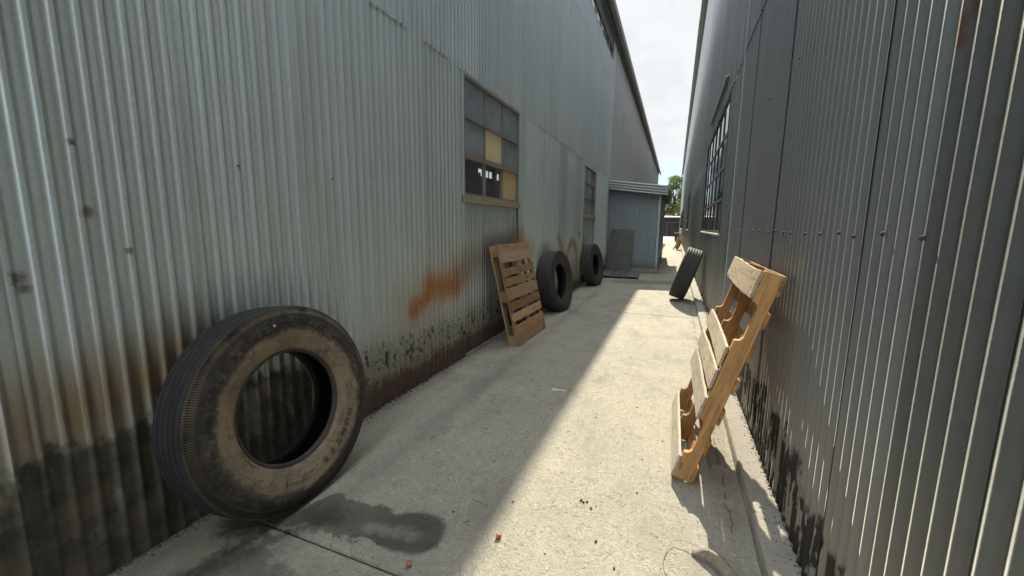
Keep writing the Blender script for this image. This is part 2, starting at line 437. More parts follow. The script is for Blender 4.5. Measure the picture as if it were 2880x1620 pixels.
M['bolt'] = mat_simple('bolt_head', (.05, .045, .04), (.11, .10, .09), 40, .6, .5)
M['woodL'] = mat_wood('weathered_pallet_wood', (.23, .13, .062), (.47, .30, .15), (.30, .235, .16), .32)
M['woodR'] = mat_wood('orange_pallet_wood', (.32, .15, .048), (.54, .30, .115), (.30, .22, .14), .22, nails=False)  # shaded members: shade and warm bounce put into the orange colour
M['boardR'] = mat_wood('pale_pallet_board', (.40, .31, .19), (.58, .48, .33), (.36, .34, .30), .5, .35)  # alley-side boards: sunlight put into a paler copy of the wood
M['tyreA'] = mat_tyre('dusty_rubber', .95); M['tyreB'] = mat_tyre('worn_rubber')
M['letter'] = mat_simple('dusty_relief', (.05, .038, .026), (.10, .075, .048), 30, .85)
M['white'] = mat_simple('white_plastic', (.65, .65, .62), (.75, .75, .72), 30, .6)
M['plate'] = mat_simple('dark_leaning_sheet', (.085, .09, .085), (.19, .19, .175), 4, .75, .1, .3, (1.2, 1, 1), speckle=(.6, .5, (.17, .15, .11)))
M['ribsheet'] = mat_simple('ribbed_offcut', (.13, .135, .14), (.22, .225, .225), 5, .5, .4)
M['paintO'] = mat_wood('worn_orange_paint', (.42, .13, .06), (.55, .24, .12), (.5, .36, .22), .3)
M['paintY'] = mat_simple('yellow_paint', (.36, .26, .04), (.46, .34, .06), 6, .7)
M['bin'] = mat_simple('maroon_bin', (.06, .022, .024), (.09, .035, .035), 6, .6)
M['lid'] = mat_simple('bin_lid', (.42, .42, .42), (.5, .5, .5), 8, .6)
M['gate'] = mat_simple('dark_boarding', (.016, .013, .016), (.03, .024, .028), 3, .75, 0, .3, (8, 1, .5))
M['gtrim'] = mat_simple('boarding_trim', (.07, .06, .06), (.10, .09, .09), 5, .7)
M['proof'] = mat_simple('pale_roof', (.14, .155, .165), (.19, .205, .215), 2, .6, .1)
M['chip'] = mat_simple('orange_stub', (.36, .13, .06), (.52, .23, .12), 40, .5)
M['pebble'] = mat_simple('dark_pebble', (.03, .028, .025), (.08, .072, .06), 40, .9)
M['grit'] = mat_simple('dry_grit', (.05, .043, .035), (.17, .15, .12), 120, .95, 0, .2)
M['strip'] = mat_simple('dull_metal_strip', (.35, .33, .29), (.45, .42, .37), 40, .45, .5)
M['wire'] = mat_simple('bare_wire', (.12, .11, .095), (.30, .28, .25), 60, .45, .6)
M['scrap'] = mat_wood('split_grey_wood', (.17, .14, .095), (.40, .345, .25), (.30, .28, .24), .5)
M['rubble'] = mat_simple('broken_concrete', (.26, .24, .21), (.40, .37, .32), 9, .95, 0, .2, bump=.7)
M['bark'] = mat_simple('bark', (.07, .055, .04), (.13, .105, .08), 6, .9, 0, .2, (4, 4, 1))
def mat_leaf(name, a, b):
    g = G(name); n = g.noise(g.pos(), .9, 3); col = g.mix(n, a, b)
    d = g.t.nodes.new('ShaderNodeBsdfDiffuse'); t = g.t.nodes.new('ShaderNodeBsdfTranslucent'); m = g.t.nodes.new('ShaderNodeMixShader')
    g._set(d.inputs[0], col); g._set(t.inputs[0], col); m.inputs[0].default_value = .5
    g.t.links.new(d.outputs[0], m.inputs[1]); g.t.links.new(t.outputs[0], m.inputs[2]); g.t.links.new(m.outputs[0], g.out.inputs[0])
    return g.m
M['leaf'] = mat_leaf('leaves', (.08, .115, .045), (.17, .21, .085))
M['leaf2'] = mat_leaf('grey_leaves', (.07, .085, .055), (.12, .135, .09))

# ------------------------------------------------------------------ camera (two vanishing points of the photograph)
Rm = Matrix(((.929, -.065, .364), (.369, .136, -.919), (.010, .988, .151)))
def cam_axes():
    Y = Vector((460, 170, -1145)).normalized()
    Z = -Vector((-78, -7490, -1145)).normalized(); Z = (Z - Y*Z.dot(Y)).normalized(); X = Y.cross(Z)
    return Matrix((X, Y, Z))
cam = bpy.data.cameras.new('camera'); camo = bpy.data.objects.new('camera', cam); COL.objects.link(camo)
cam.sensor_width = 36; cam.lens = 1145/2880*36; cam.clip_end = 2000; cam.clip_start = .02
camo.matrix_world = Matrix.Translation((0, 0, 1.5)) @ cam_axes().to_4x4()
SC.camera = camo

# ------------------------------------------------------------------ light
SUN = Vector((-.152, 1.36, 1.0)).normalized()
EL = math.asin(SUN.z); AZ = math.atan2(SUN.x, SUN.y)
sd = bpy.data.lights.new('sun', 'SUN'); sd.energy = 5.0; sd.angle = radians(.6); sd.color = (1, .90, .70)
so = bpy.data.objects.new('sun', sd); COL.objects.link(so); so.location = (0, 0, 30)
so.rotation_euler = SUN.to_track_quat('Z', 'Y').to_euler()

w = bpy.data.worlds.new('World'); SC.world = w; w.use_nodes = True; nt = w.node_tree; nt.nodes.clear()
def WN(t, **k):
    n = nt.nodes.new(t)
    for a, b in k.items(): setattr(n, a, b)
    return n
sky = WN('ShaderNodeTexSky', sky_type='NISHITA', sun_disc=False, sun_elevation=EL, sun_rotation=AZ)
sky.altitude = 100; sky.air_density = 1.0; sky.dust_density = 1.2
tc = WN('ShaderNodeTexCoord'); sep = WN('ShaderNodeSeparateXYZ'); nt.links.new(tc.outputs['Generated'], sep.inputs[0])
def wm(op, a, b=None, clamp=False):
    n = WN('ShaderNodeMath', operation=op, use_clamp=clamp)
    for i, q in enumerate((a, b)):
        if q is None: continue
        if isinstance(q, (int, float)): n.inputs[i].default_value = q
        else: nt.links.new(q, n.inputs[i])
    return n.outputs[0]
den = wm('ADD', wm('MAXIMUM', sep.outputs[2], 0.), .22)
cb = WN('ShaderNodeCombineXYZ'); nt.links.new(wm('DIVIDE', sep.outputs[0], den), cb.inputs[0]); nt.links.new(wm('DIVIDE', sep.outputs[1], den), cb.inputs[1])
def wnoise(sc, det, dist=0):
    n = WN('ShaderNodeTexNoise'); nt.links.new(cb.outputs[0], n.inputs[0]); n.inputs['Scale'].default_value = sc
    n.inputs['Detail'].default_value = det; n.inputs['Distortion'].default_value = dist; n.inputs['Roughness'].default_value = .55
    return n.outputs[0]
def wmr(v, a, b, c=0, d=1):
    n = WN('ShaderNodeMapRange', interpolation_type='SMOOTHSTEP'); nt.links.new(v, n.inputs[0])
    for i, q in zip((1, 2, 3, 4), (a, b, c, d)): n.inputs[i].default_value = q
    return n.outputs[0]
nbig = wnoise(1.1, 6, .4); nfine = wnoise(4.5, 6, .7)
# cloud deck overhead, breaking to blue a hand above the horizon
elev = sep.outputs[2]
brk = wm('ADD', elev, wm('MULTIPLY', wm('SUBTRACT', nfine, .5), .05))
deck = wmr(wm('ADD', brk, wm('MULTIPLY', wm('ABSOLUTE', sep.outputs[0]), .12)), .125, .165)
low = wmr(brk, .07, .04)
cov = wm('MAXIMUM', wm('MULTIPLY', deck, wmr(nbig, .25, .42, .80, 1)), wm('MULTIPLY', low, .85), True)
shade = wmr(nfine, .34, .62, .80, 1.0)
ccol = WN('ShaderNodeMix', data_type='RGBA'); nt.links.new(shade, ccol.inputs[0])
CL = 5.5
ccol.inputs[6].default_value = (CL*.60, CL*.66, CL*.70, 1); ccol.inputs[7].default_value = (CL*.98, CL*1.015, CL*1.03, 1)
mx = WN('ShaderNodeMix', data_type='RGBA'); nt.links.new(cov, mx.inputs[0])
skb = WN('ShaderNodeMix', data_type='RGBA', blend_type='MULTIPLY'); skb.inputs[0].default_value = 1
nt.links.new(sky.outputs[0], skb.inputs[6]); skb.inputs[7].default_value = (.42, .62, .80, 1)
nt.links.new(skb.outputs[2], mx.inputs[6]); nt.links.new(ccol.outputs[2], mx.inputs[7])
lift = wm('ADD', 1.0, wm('MULTIPLY', wm('MAXIMUM', wmr(elev, .58, .85), wmr(sep.outputs[1], .2, -.3)), 2.5))  # sky out of view, overhead and behind the camera, brightened as added fill
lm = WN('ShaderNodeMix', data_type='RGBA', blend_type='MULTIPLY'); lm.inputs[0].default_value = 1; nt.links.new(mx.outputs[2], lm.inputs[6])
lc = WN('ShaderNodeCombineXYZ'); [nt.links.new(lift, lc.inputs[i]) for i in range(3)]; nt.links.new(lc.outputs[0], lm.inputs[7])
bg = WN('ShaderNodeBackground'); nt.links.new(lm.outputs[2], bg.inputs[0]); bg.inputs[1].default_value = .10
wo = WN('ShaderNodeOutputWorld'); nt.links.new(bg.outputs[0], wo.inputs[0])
vs = SC.view_settings; SC.display_settings.display_device = 'sRGB'
vs.view_transform = 'Standard'; vs.look = 'None'; vs.gamma = 1; vs.use_curve_mapping = False; vs.exposure = .78
SC.cycles.max_bounces = 8; SC.cycles.transparent_max_bounces = 12

# ------------------------------------------------------------------ setting: ground, pavement slabs, kerb
XL, XR, XRF = -2.175, .590, .625
gm = MB(); gm.add([(-900,-900,-.06),(900,-900,-.06),(900,900,-.06),(-900,900,-.06)], [(0,1,2,3)])
tag(gm.build('ground', M['conc'], fix=False), 'bare grey ground around the sheds', 'ground', kind='structure')
def slabs():
    mb = MB(); joints = [-16, -7.4, -3.1, 1.268, 7.31, 13.3, 19.2, 25.2, 31.2, 37.2, 43.2, 49.2, 55.2, 61.2, 67.2, 73.2, 80]
    for i in range(len(joints)-1):
        a, b = joints[i]+.005, joints[i+1]-.005
        c = .006
        xa, xb = -2.4, .66
        t = 0.0
        vs_ = [(xa,a,-.059),(xb,a,-.059),(xb,b,-.059),(xa,b,-.059),(xa,a,-c),(xb,a,-c),(xb,b,-c),(xa,b,-c),(xa,a+c,0),(xb,a+c,0),(xb,b-c,0),(xa,b-c,0)]
        mb.add(vs_, [(0,1,5,4),(2,3,7,6),(1,2,6,5),(3,0,4,7),(4,5,9,8),(6,7,11,10),(8,9,10,11),(5,6,10,9),(7,4,8,11)])
    return mb
tag(slabs().build('pavement', M['conc'], fix=True), 'sun striped concrete paving of the alley floor', 'pavement', kind='structure')
# kerb: worn arris, small chips
mb = MB(); ys = [ -8 + i*.07 for i in range(0, int(83/.07)) ] 
prof = [(.448, 0), (.452, .045), (.458, .062), (.474, .068), (.56, .07), (.66, .072)]
vv = []; 
for yy in ys:
    ch = max(0, mn.noise(Vector((yy*2.3, 0, 1)))-.25)*.05
    wv = mn.noise(Vector((yy*1.1, 4, 0)))*.006
    for k, (a, b) in enumerate(prof):
        kx = ch if k in (1, 2, 3) else 0
        vv.append((a + wv + kx + mn.noise(Vector((yy*9, k, 2)))*.003, yy, max(0, b - (ch*.8 if k in (2, 3) else 0))))
n = len(prof); ff = []
for i in range(len(ys)-1):
    for k in range(n-1): ff.append((i*n+k, i*n+k+1, (i+1)*n+k+1, (i+1)*n+k))
mb.add(vv, ff); tag(mb.build('kerb', M['kerb']), 'low chipped concrete kerb along the right hand wall', 'kerb', kind='structure')

# ------------------------------------------------------------------ corrugated sheeting
def hsh(*a):
    return (math.sin(a[0]*12.9898 + (a[1] if len(a) > 1 else 0)*78.233 + 3.1)*43758.5453) % 1
def sheeting(name, mat, parent, x, sgn, y0, y1, z0, z1, opens=(), pitch=.0715, amp=.0095, sheet=.665, yoff=1.24, proud=0, seg=12, prof='wave', tones=(.38, .62), lapdir=1, course=0, wob=.0025, peak=2.5, lap=.012, cake=False):
    """sgn=+1: alley side is +X. separate overlapping sheets in one mesh, holes cut for the openings"""
    V_, F_, T_ = [], [], []
    i0 = floor((y0-yoff)/sheet); i1 = floor((y1-yoff-1e-6)/sheet)
    def px(y):
        if prof == 'wave': return amp*(2*((1+cos(2*pi*(y-yoff)/pitch))/2)**peak - 1)
        t = ((y-yoff)/pitch) % 1
        if t < .10: return amp*t/.10
        if t < .22: return amp
        if t < .32: return amp*(1-(t-.22)/.10)
        if .62 < t < .70: return amp*.25*(1-abs(t-.66)/.04)
        return 0
    for i in range(i0, i1+1):
        ya = max(y0, yoff+i*sheet); yb = min(y1, yoff+(i+1)*sheet + .018)
        tone = tones[0] + (tones[1]-tones[0])*hsh(i, course)
        jit = .002*hsh(i*3.3, course+5)
        # y-columns: split at opening edges
        cuts = sorted({ya, yb} | {c for o in opens for c in o[:2] if ya < c < yb})
        for a, b in zip(cuts[:-1], cuts[1:]):
            mid = (a+b)/2; zr = [(z0, z1)]
            for o in opens:
                if o[0] < mid < o[1]:
                    nz_ = []
                    for (p, q) in zr:
                        if o[3] <= p or o[2] >= q: nz_.append((p, q)); continue
                        if o[2] > p: nz_.append((p, o[2]))
                        if o[3] < q: nz_.append((o[3], q))
                    zr = nz_
            nc = max(1, int(round((b-a)/pitch*seg)))
            for (p, q) in zr:
                nr = max(1, int((q-p)/(.1 if cake and -1 < mid < 2.8 else .5))) if abs(mid) < 12 else 1
                base = len(V_)
                for c in range(nc+1):
                    yy = a+(b-a)*c/nc; t = (yy-ya)/sheet
                    for r in range(nr+1):
                        zz = p+(q-p)*r/nr
                        fl = 1
                        if cake and yy < 2.8:
                            q_ = min(1, max(0, (zz-.12)/.42)); fl = 1-(1-q_*q_*(3-2*q_))*.75*min(1, (2.8-yy)/.8)
                        d = px(yy)*fl + proud + lap*t*lapdir + jit + wob*mn.noise(Vector((yy*2.1, zz*1.4, x*3+i*.37)))*(1 if abs(mid) < 12 else 0)
                        V_.append((x+sgn*d, yy, zz)); T_.append(tone)
                for c in range(nc):
                    for r in range(nr):
                        k = base+c*(nr+1)+r
                        f = (k, k+nr+1, k+nr+2, k+1)
                        F_.append(f if sgn > 0 else f[::-1])
    me = bpy.data.meshes.new(name); me.from_pydata(V_, [], F_)
    at = me.attributes.new('tone', 'FLOAT', 'POINT'); at.data.foreach_set('value', T_)
    me.polygons.foreach_set('use_smooth', [True]*len(F_)) 
    return link(name, me, mat, parent)

# ================================================================== LEFT WAREHOUSE
LW = empty('metal_warehouse', (XL, 0, 0))
tag(LW, 'tall grey corrugated metal warehouse along the left side, rust patches and a nine pane window', 'warehouse')
def sub(o): 
    return o
LEND = 50.0
def inv(parent, o):
    o.matrix_parent_inverse = parent.matrix_basis.inverted(); return o
def P_(o, parent): o.parent = parent; return inv(parent, o)
W1 = (4.03, 5.68, 0.0, 3.075); W2 = (10.27, 11.8, 0.0, 3.0)
CL1 = (-6.2, 13.85, 6.98, 7.46)
ZW = 7.55
inv(LW, sheeting('lower_sheeting', M['left'], LW, XL, 1, -8, LEND, -.03, 3.13, [W1, W2], tones=(.36, .66), cake=True))
inv(LW, sheeting('upper_sheeting', M['left'], LW, XL, 1, -8, LEND, 3.095, 6.0, [], proud=.009, course=1, tones=(.40, .60), yoff=1.03))
inv(LW, sheeting('eaves_sheeting', M['left'], LW, XL, 1, -8, LEND, 5.97, ZW, [(-6.2, 13.85, 6.62, 7.28)], proud=.017, course=2, tones=(.4, .6), yoff=1.15))
# under-window aprons
inv(LW, sheeting('apron_sheeting', M['left'], LW, XL-.035, 1, 4.03, 5.68, .005, 1.80, [], course=3, tones=(.22,.3)))
inv(LW, sheeting('apron_sheeting', M['left'], LW, XL-.035, 1, 10.27, 11.8, .005, 1.76, [], course=3, tones=(.2,.3)))
for (ya, yb, zt_) in ((4.03, 5.68, 1.75), (10.27, 11.8, 1.73)):
    for yy in (ya, yb):
        j_ = MB(); j_.box((XL-.06, yy-.006, .005), (XL+.004, yy+.006, zt_)); inv(LW, j_.build('jamb_flashing', M['brown_sheet'], LW))
def window_left(y0, y1, z0, z1, cols, rows, panes, thick_row=None, flush=False, sillmat=None):
    w_ = empty('window', (XL, (y0+y1)/2, z0)); P_(w_, LW); 
    f = MB(); xo, xi = XL+.006, XL-.05; t = .022; t2 = .010
    if flush: xo, t, t2 = XL+.024, .02, .011
    f.box((xi,y0,z0),(xo+.006,y0+t,z1)); f.box((xi,y1-t,z0),(xo+.006,y1,z1))
    f.box((xi,y0+t,z1-t),(xo+.004,y1-t,z1)); f.box((xi,y0+t,z0),(xo+.004,y1-t,z0+t))
    yc = [y0+t+(y1-y0-2*t)*k/cols for k in range(cols+1)]; zc = [z0+t+(z1-z0-2*t)*k/rows for k in range(rows+1)]
    for k in range(1, cols): f.box((xi+.012,yc[k]-t2,z0+t),(xo-.006,yc[k]+t2,z1-t))
    for k in range(1, rows):
        tt = .026 if k == thick_row else t2
        f.box((xi+.008,y0+t,zc[k]-tt),(xo-.002 if k != thick_row else xo+.003,y1-t,zc[k]+tt))
    o = f.build('frame', M['frame'], w_); w_bev = o; inv(w_, o) if False else None
    o.matrix_parent_inverse = (LW.matrix_basis @ w_.matrix_parent_inverse @ w_.matrix_basis).inverted()
    PI_ = o.matrix_parent_inverse.copy()
    XO_ = xo
    for nm, mt, cells in panes:
        m = MB()
        for (c, r) in cells:
            px = (XO_-.014 if flush else XL-.022) + (.006*(hsh(c, r)-.5) if not flush else 0)
            m.box((px-.003,yc[c]+.004,zc[r]+.004),(px,yc[c+1]-.004,zc[r+1]-.004))
        if nm == 'pane': o = m.build(nm, mt, w_); o.matrix_parent_inverse = PI_
        else: o = m.build(nm, mt, w_); o.matrix_parent_inverse = PI_
    if sillmat:
        s_ = MB(); s_.box((XL-.06, y0-.03, z0-.085), (XL+.03, y1+.05, z0-.003)); o = s_.build('sill', sillmat, w_, bevel=.004); o.matrix_parent_inverse = PI_
    return w_
allc = lambda cs, rs: [(c, r) for c in cs for r in rs]
window_left(4.03, 5.68, 1.835, 3.075, 3, 3, [('pane', M['glass_g'], [(0,2),(1,2),(2,2),(0,1),(2,1)]), ('pane', M['glass_c'], [(0,0),(1,0)]), ('infill_panel', M['yellow'], [(1,1)]), ('infill_panel', M['tan'], [(2,0)])], thick_row=1, sillmat=M['sill'])
window_left(10.27, 11.8, 1.81, 3.0, 3, 3, [('pane', M['glass_g'], [(0,2),(1,2),(0,1),(1,1),(0,0),(1,0)]), ('infill_panel', M['brown_sheet'], [(2,2)]), ('infill_panel', M['brown_sheet'], [(2,0)]), ('pane', M['glass_c'], [(2,1)])], sillmat=M['sill'])
window_left(-6.2, 13.85, 6.62, 7.28, 28, 2, [('pane', M['glass_s'], allc(range(28), [0])), ('pane', M['glass_g'], allc(range(28), [1]))], flush=True)
# roof, gutter and building body (interior is hollow)
sl = (2.6+.025)/(XL+.20+9.0)
for (xa, xb, ya, yb) in ((XL+.20, XL-.10, -8.2, 14.2), (XL-1.9, -9.0, -8.2, 14.2), (XL+.20, -9.0, 14.2, LEND+.3)):
    za, zb = ZW-.06 + (XL+.20-xa)*sl, ZW-.06 + (XL+.20-xb)*sl
    r_ = MB(); r_.prism([(xa, za), (xa, za+.035), (xb, zb+.035), (xb, zb)], 1, ya, yb); inv(LW, r_.build('roof', M['roof'], LW))
r_ = MB(); r_.prism([(-9.0, ZW+2.56), (-9.0, ZW+2.6), (-16.4, ZW-.05), (-16.4, ZW-.09)], 1, -8.2, LEND+.3); inv(LW, r_.build('roof', M['roof'], LW))
gt = MB(); gt.prism([(XL+.20, ZW-.27), (XL+.285, ZW-.25), (XL+.30, ZW-.10), (XL+.285, ZW-.095), (XL+.272, ZW-.235), (XL+.21, ZW-.245), (XL+.203, ZW-.065), (XL+.197, ZW-.065)], 1, -8.2, LEND+.3); inv(LW, gt.build('gutter', M['gframe'], LW))
tr_ = MB(); tr_.box((XL+.03, -8, ZW-.14), (XL+.05, LEND, ZW-.075)); inv(LW, tr_.build('eaves_trim', M['roof'], LW))
b_ = MB()
b_.box((-16.1,-8,-.05),(-16.0,32.3,ZW)); b_.box((-16.1,36.9,-.05),(-16.0,LEND,ZW)); b_.box((-16.1,32.3,-.05),(-16.0,36.9,5.75)); b_.box((-16.1,32.3,6.35),(-16.0,36.9,ZW)); b_.box((-16.1,33.2,5.75),(-16.0,33.75,6.35)); b_.box((-16.1,35.3,5.75),(-16.0,36.25,6.35)); b_.box((-16.1,34.5,5.75),(-16.0,34.56,6.35)); b_.box((-16.1,32.3,5.75),(-16.0,32.8,6.0))
inv(LW, b_.build('back_wall', M['dark'], LW))
for (ya, yb) in ((-8.15,-8.02),(LEND+.02,LEND+.15)):
    e_ = MB(); e_.box((-16.1, ya, 0), (XL-.02, yb, ZW)); inv(LW, e_.build('end_wall', M['dark'], LW))
m_ = MB()
m_.box((XL-.16, -8, -.055), (XL-.06, LEND, .12)); inv(LW, m_.build('light_stop_strip', M['dark'], LW))  # unseen strip added inside the wall foot to stop sunlight leaking under
# screws along the girt
def bolts(parent, x, sgn, ys_, z):
    m = MB(); 
    n = 8
    vs_ = [(sgn*h, rr*cos(2*pi*k/n), rr*sin(2*pi*k/n)) for (h, rr) in ((-.004,.0075),(.002,.0075),(.0025,.0045),(.006,.004)) for k in range(n)]
    fs = [(i*n+k, i*n+(k+1)%n, (i+1)*n+(k+1)%n, (i+1)*n+k) for i in range(3) for k in range(n)] + [tuple(range(3*n, 4*n))]
    m.add(vs_, fs); me = None
    for yy in ys_:
        if me is None: o = m.build('bolt', M['bolt'], parent); me = o.data
        else: o = bpy.data.objects.new('bolt', me); COL.objects.link(o); o.parent = parent
        o.location = (x, yy, z + random.uniform(-.006, .006)); inv(parent, o)
bolts(LW, XL+.011, 1, [1.24+.0715*k for k in (-5, 0, 4, 9, 13, 18, 23, 28, 32, 37)], 1.797)
bolts(LW, XL+.02, 1, [1.03+.0715*k for k in (16, 21, 26, 31, 36, 41, 46, 52)], 3.45)

# ================================================================== RIGHT WAREHOUSE
RW = empty('metal_warehouse', (XR, 0, 0))
tag(RW, 'dark corrugated metal warehouse along the right side with thin sunlit ribs', 'warehouse')
REND = 75.5; ZR = 10.15
RWIN = [(6.75, 11.2, 1.42, 3.38), (22.8, 27.0, 1.40, 3.38), (40.0, 68.0, 1.40, 3.38)]
rk = dict(lapdir=-1, amp=.0068, peak=1.0, lap=.003, yoff=1.70, sheet=.68)
inv(RW, sheeting('near_sheeting', M['right'], RW, XR, -1, -8, 5.3, .072, 3.42, [], tones=(.40, .60), **rk))
inv(RW, sheeting('upper_sheeting', M['right'], RW, XR, -1, -8, 5.3, 3.385, ZR, [], proud=.010, course=1, tones=(.42, .58), **rk))
inv(RW, sheeting('far_sheeting', M['rfar'], RW, XRF, -1, 5.27, REND, .06, 3.45, RWIN, pitch=.21, amp=.022, prof='rib', sheet=.84, yoff=5.3, tones=(.30, .70), seg=24, wob=.003))
inv(RW, sheeting('far_upper_sheeting', M['rfar'], RW, XRF, -1, 5.27, REND, 3.40, ZR, [], pitch=.21, amp=.022, prof='rib', sheet=.84, yoff=5.3, proud=.012, course=1, tones=(.35, .65), seg=24, wob=.003))
c_ = MB(); c_.box((XR-.016, 5.29, .07), (XRF+.02, 5.325, ZR)); inv(RW, c_.build('corner_trim', M['shed'], RW, bevel=.003))
def window_right(y0, y1, z0, z1, cols, rows):
    w_ = empty('window', (XRF, (y0+y1)/2, z0)); P_(w_, RW)
    f = MB(); xo, xi = XRF-.028, XRF+.06; t = .035; t2 = .016
    f.box((xo,y0,z0),(xi,y0+t,z1)); f.box((xo,y1-t,z0),(xi,y1,z1)); f.box((xo+.003,y0+t,z1-t),(xi,y1-t,z1)); f.box((xo+.003,y0+t,z0),(xi,y1-t,z0+t))
    yc = [y0+t+(y1-y0-2*t)*k/cols for k in range(cols+1)]; zc = [z0+t+(z1-z0-2*t)*k/rows for k in range(rows+1)]
    for k in range(1, cols):
        tt = .06 if k == cols//2 else t2
        f.box((xo+.006,yc[k]-tt,z0+t),(xi-.01,yc[k]+tt,z1-t))
    for k in range(1, rows): f.box((xo+.008,y0+t,zc[k]-.022),(xi-.014,y1-t,zc[k]+.022))
    o = f.build('frame', M['rframe'], w_)
    o.matrix_parent_inverse = (RW.matrix_basis @ w_.matrix_parent_inverse @ w_.matrix_basis).inverted(); PI_ = o.matrix_parent_inverse.copy()
    m = MB()
    for c in range(cols):
        for r in range(rows):
            a = (hsh(c*1.7, r+.3)-.5)*.006; b = (hsh(c, r*2.1)-.5)*.006
            x = XRF-.008
            ya, yb, za, zb = yc[c]+.004, yc[c+1]-.004, zc[r]+.004, zc[r+1]-.004
            m.add([(x+a,ya,za),(x-a,yb,za),(x-a+b,yb,zb),(x+a+b,ya,zb),(x+a+.004,ya,za),(x-a+.004,yb,za),(x-a+b+.004,yb,zb),(x+a+b+.004,ya,zb)], [(0,3,2,1),(4,5,6,7),(0,1,5,4),(1,2,6,5),(2,3,7,6),(3,0,4,7)])
    o = m.build('pane', M['glass_r'], w_); o.matrix_parent_inverse = PI_
    s_ = MB(); s_.box((XRF-.045, y0-.02, z0-.035), (XRF+.03, (y0+y1)/2-.05, z0-.003)); s_.box((XRF-.045, (y0+y1)/2+.05, z0-.035), (XRF+.03, y1+.02, z0-.003))
    o = s_.build('sill', M['rsill'], w_, bevel=.004); o.matrix_parent_inverse = PI_
window_right(*RWIN[0], 6, 4); window_right(*RWIN[1], 6, 4); window_right(*RWIN[2], 24, 4)
fl = MB(); fl.prism([(XRF-.02, 3.735), (XRF-.085, 3.68), (XRF-.088, 3.66), (XRF-.02, 3.715)], 1, 7.0, 10.1); inv(RW, fl.build('drip_flashing', M['rsill'], RW))
r_ = MB(); r_.prism([(XR-.20, ZR-.03), (XR-.20, ZR+.01), (7, ZR+2.3), (14.5, ZR), (14.5, ZR-.04), (7, ZR+2.26)], 1, -8.2, REND+.3); inv(RW, r_.build('roof', M['roof'], RW))
e0 = -8.2
for e1 in (14.0, 20.0, 27.5, 36.0, 47.0, 60.0, REND+.3):
    gt = MB(); gt.box((XR-.235+.012*hsh(e1), e0+.04, ZR-.13), (XR-.202, e1, ZR-.005)); inv(RW, gt.build('fascia_board', M['gframe'], RW)); e0 = e1
b_ = MB(); b_.box((14.1,-8,-.05),(14.2,REND,ZR)); inv(RW, b_.build('back_wall', M['dark'], RW))
for (ya, yb) in ((-8.15,-8.02),(REND+.02,REND+.15)):
    e_ = MB(); e_.box((XRF+.03, ya, 0), (14.1, yb, ZR)); inv(RW, e_.build('end_wall', M['rfar'], RW))
bolts(RW, XR-.012, -1, [1.70+.0715*k for k in (-11, -5, -2, 1, 3, 6, 9, 13, 15, 18, 21, 25, 29, 33, 37, 41, 45, 48)], 1.482)
bolts(RW, XR-.012, -1, [1.70+.0715*k for k in (-4, 7, 16, 27)], 2.44)

# ================================================================== SHED
SH = empty('lean_to_shed', (-1.33, 14.5, 0))
tag(SH, 'small grey corrugated lean-to shed jutting into the alley from the left wall', 'shed')
def sheetXZ(name, mat, parent, y, x0, x1, zl, zr, z0, pitch=.0765, amp=.030):
    m = MB(); nc = int((x1-x0)/pitch*30); vs_ = []
    for c in range(nc+1):
        x = x0+(x1-x0)*c/nc; zt = zl+(zr-zl)*(x-x0)/(x1-x0); tt = ((x-x0)/pitch) % 1; d = -.004*sin(pi*tt/.6) if tt < .6 else (.042*(tt-.6)/.07 if tt < .67 else .042 if tt < .93 else .042*(1-tt)/.07)
        vs_ += [(x, y+d, z0), (x, y+d, zt)]
    m.add(vs_, [(2*c, 2*c+2, 2*c+3, 2*c+1) for c in range(nc)], True)
    return inv(parent, m.build(name, mat, parent, fix=False))
sheetXZ('front_wall', M['shed'], SH, 14.5, -2.16, -.53, 2.95, 2.66, .10)
me_ = sheeting('side_wall', M['shed'], SH, -.52, 1, 14.49, 20.45, .10, 2.66, [], sheet=.7, yoff=14.5); inv(SH, me_)
e_ = MB(); e_.box((-2.16, 20.46, .02), (-.53, 20.52, 2.66)); inv(SH, e_.build('rear_wall', M['shed'], SH))
p_ = MB(); p_.box((-2.17, 14.44, -.01), (-.47, 20.5, .105)); inv(SH, p_.build('plinth', M['rubble'], SH, bevel=.008))
c_ = MB(); c_.box((-.575, 14.455, .105), (-.495, 14.485, 2.64)); inv(SH, c_.build('corner_trim', M['shed'], SH, bevel=.003))
r_ = MB(); r_.prism([(-2.17, 3.02), (-.31, 2.79), (-.31, 2.83), (-2.17, 3.06)], 1, 14.215, 20.8); inv(SH, r_.build('roof', M['roof'], SH))
def fascia():
    m = MB(); nz_ = 28; vs_ = []
    for k in range(nz_+1):
        t = k/nz_; d = .012*cos(2*pi*t*3.6) - .012
        for (x, zt) in ((-2.165, 3.055), (-.30, 2.825)):
            vs_.append((x, 14.2+d, zt-.305*t))
    m.add(vs_, [(2*k, 2*k+1, 2*k+3, 2*k+2) for k in range(nz_)], True)
    return m
inv(SH, fascia().build('fascia', M['fascia'], SH, fix=False))
cp = MB(); cp.box((-.33, 14.18, 2.52), (-.292, 14.215, 2.83)); inv(SH, cp.build('fascia_end', M['fascia'], SH))
ba = MB(); ba.prism([(-.34, 2.56), (-.30, 2.55), (-.285, 2.79), (-.335, 2.79)], 1, 14.22, 20.8); inv(SH, ba.build('barge_board', M['rframe'], SH))
so_ = MB(); so_.prism([(-.53, 2.58), (-.34, 2.555), (-.34, 2.575), (-.53, 2.60)], 1, 14.23, 20.7); inv(SH, so_.build('soffit', M['dark'], SH))

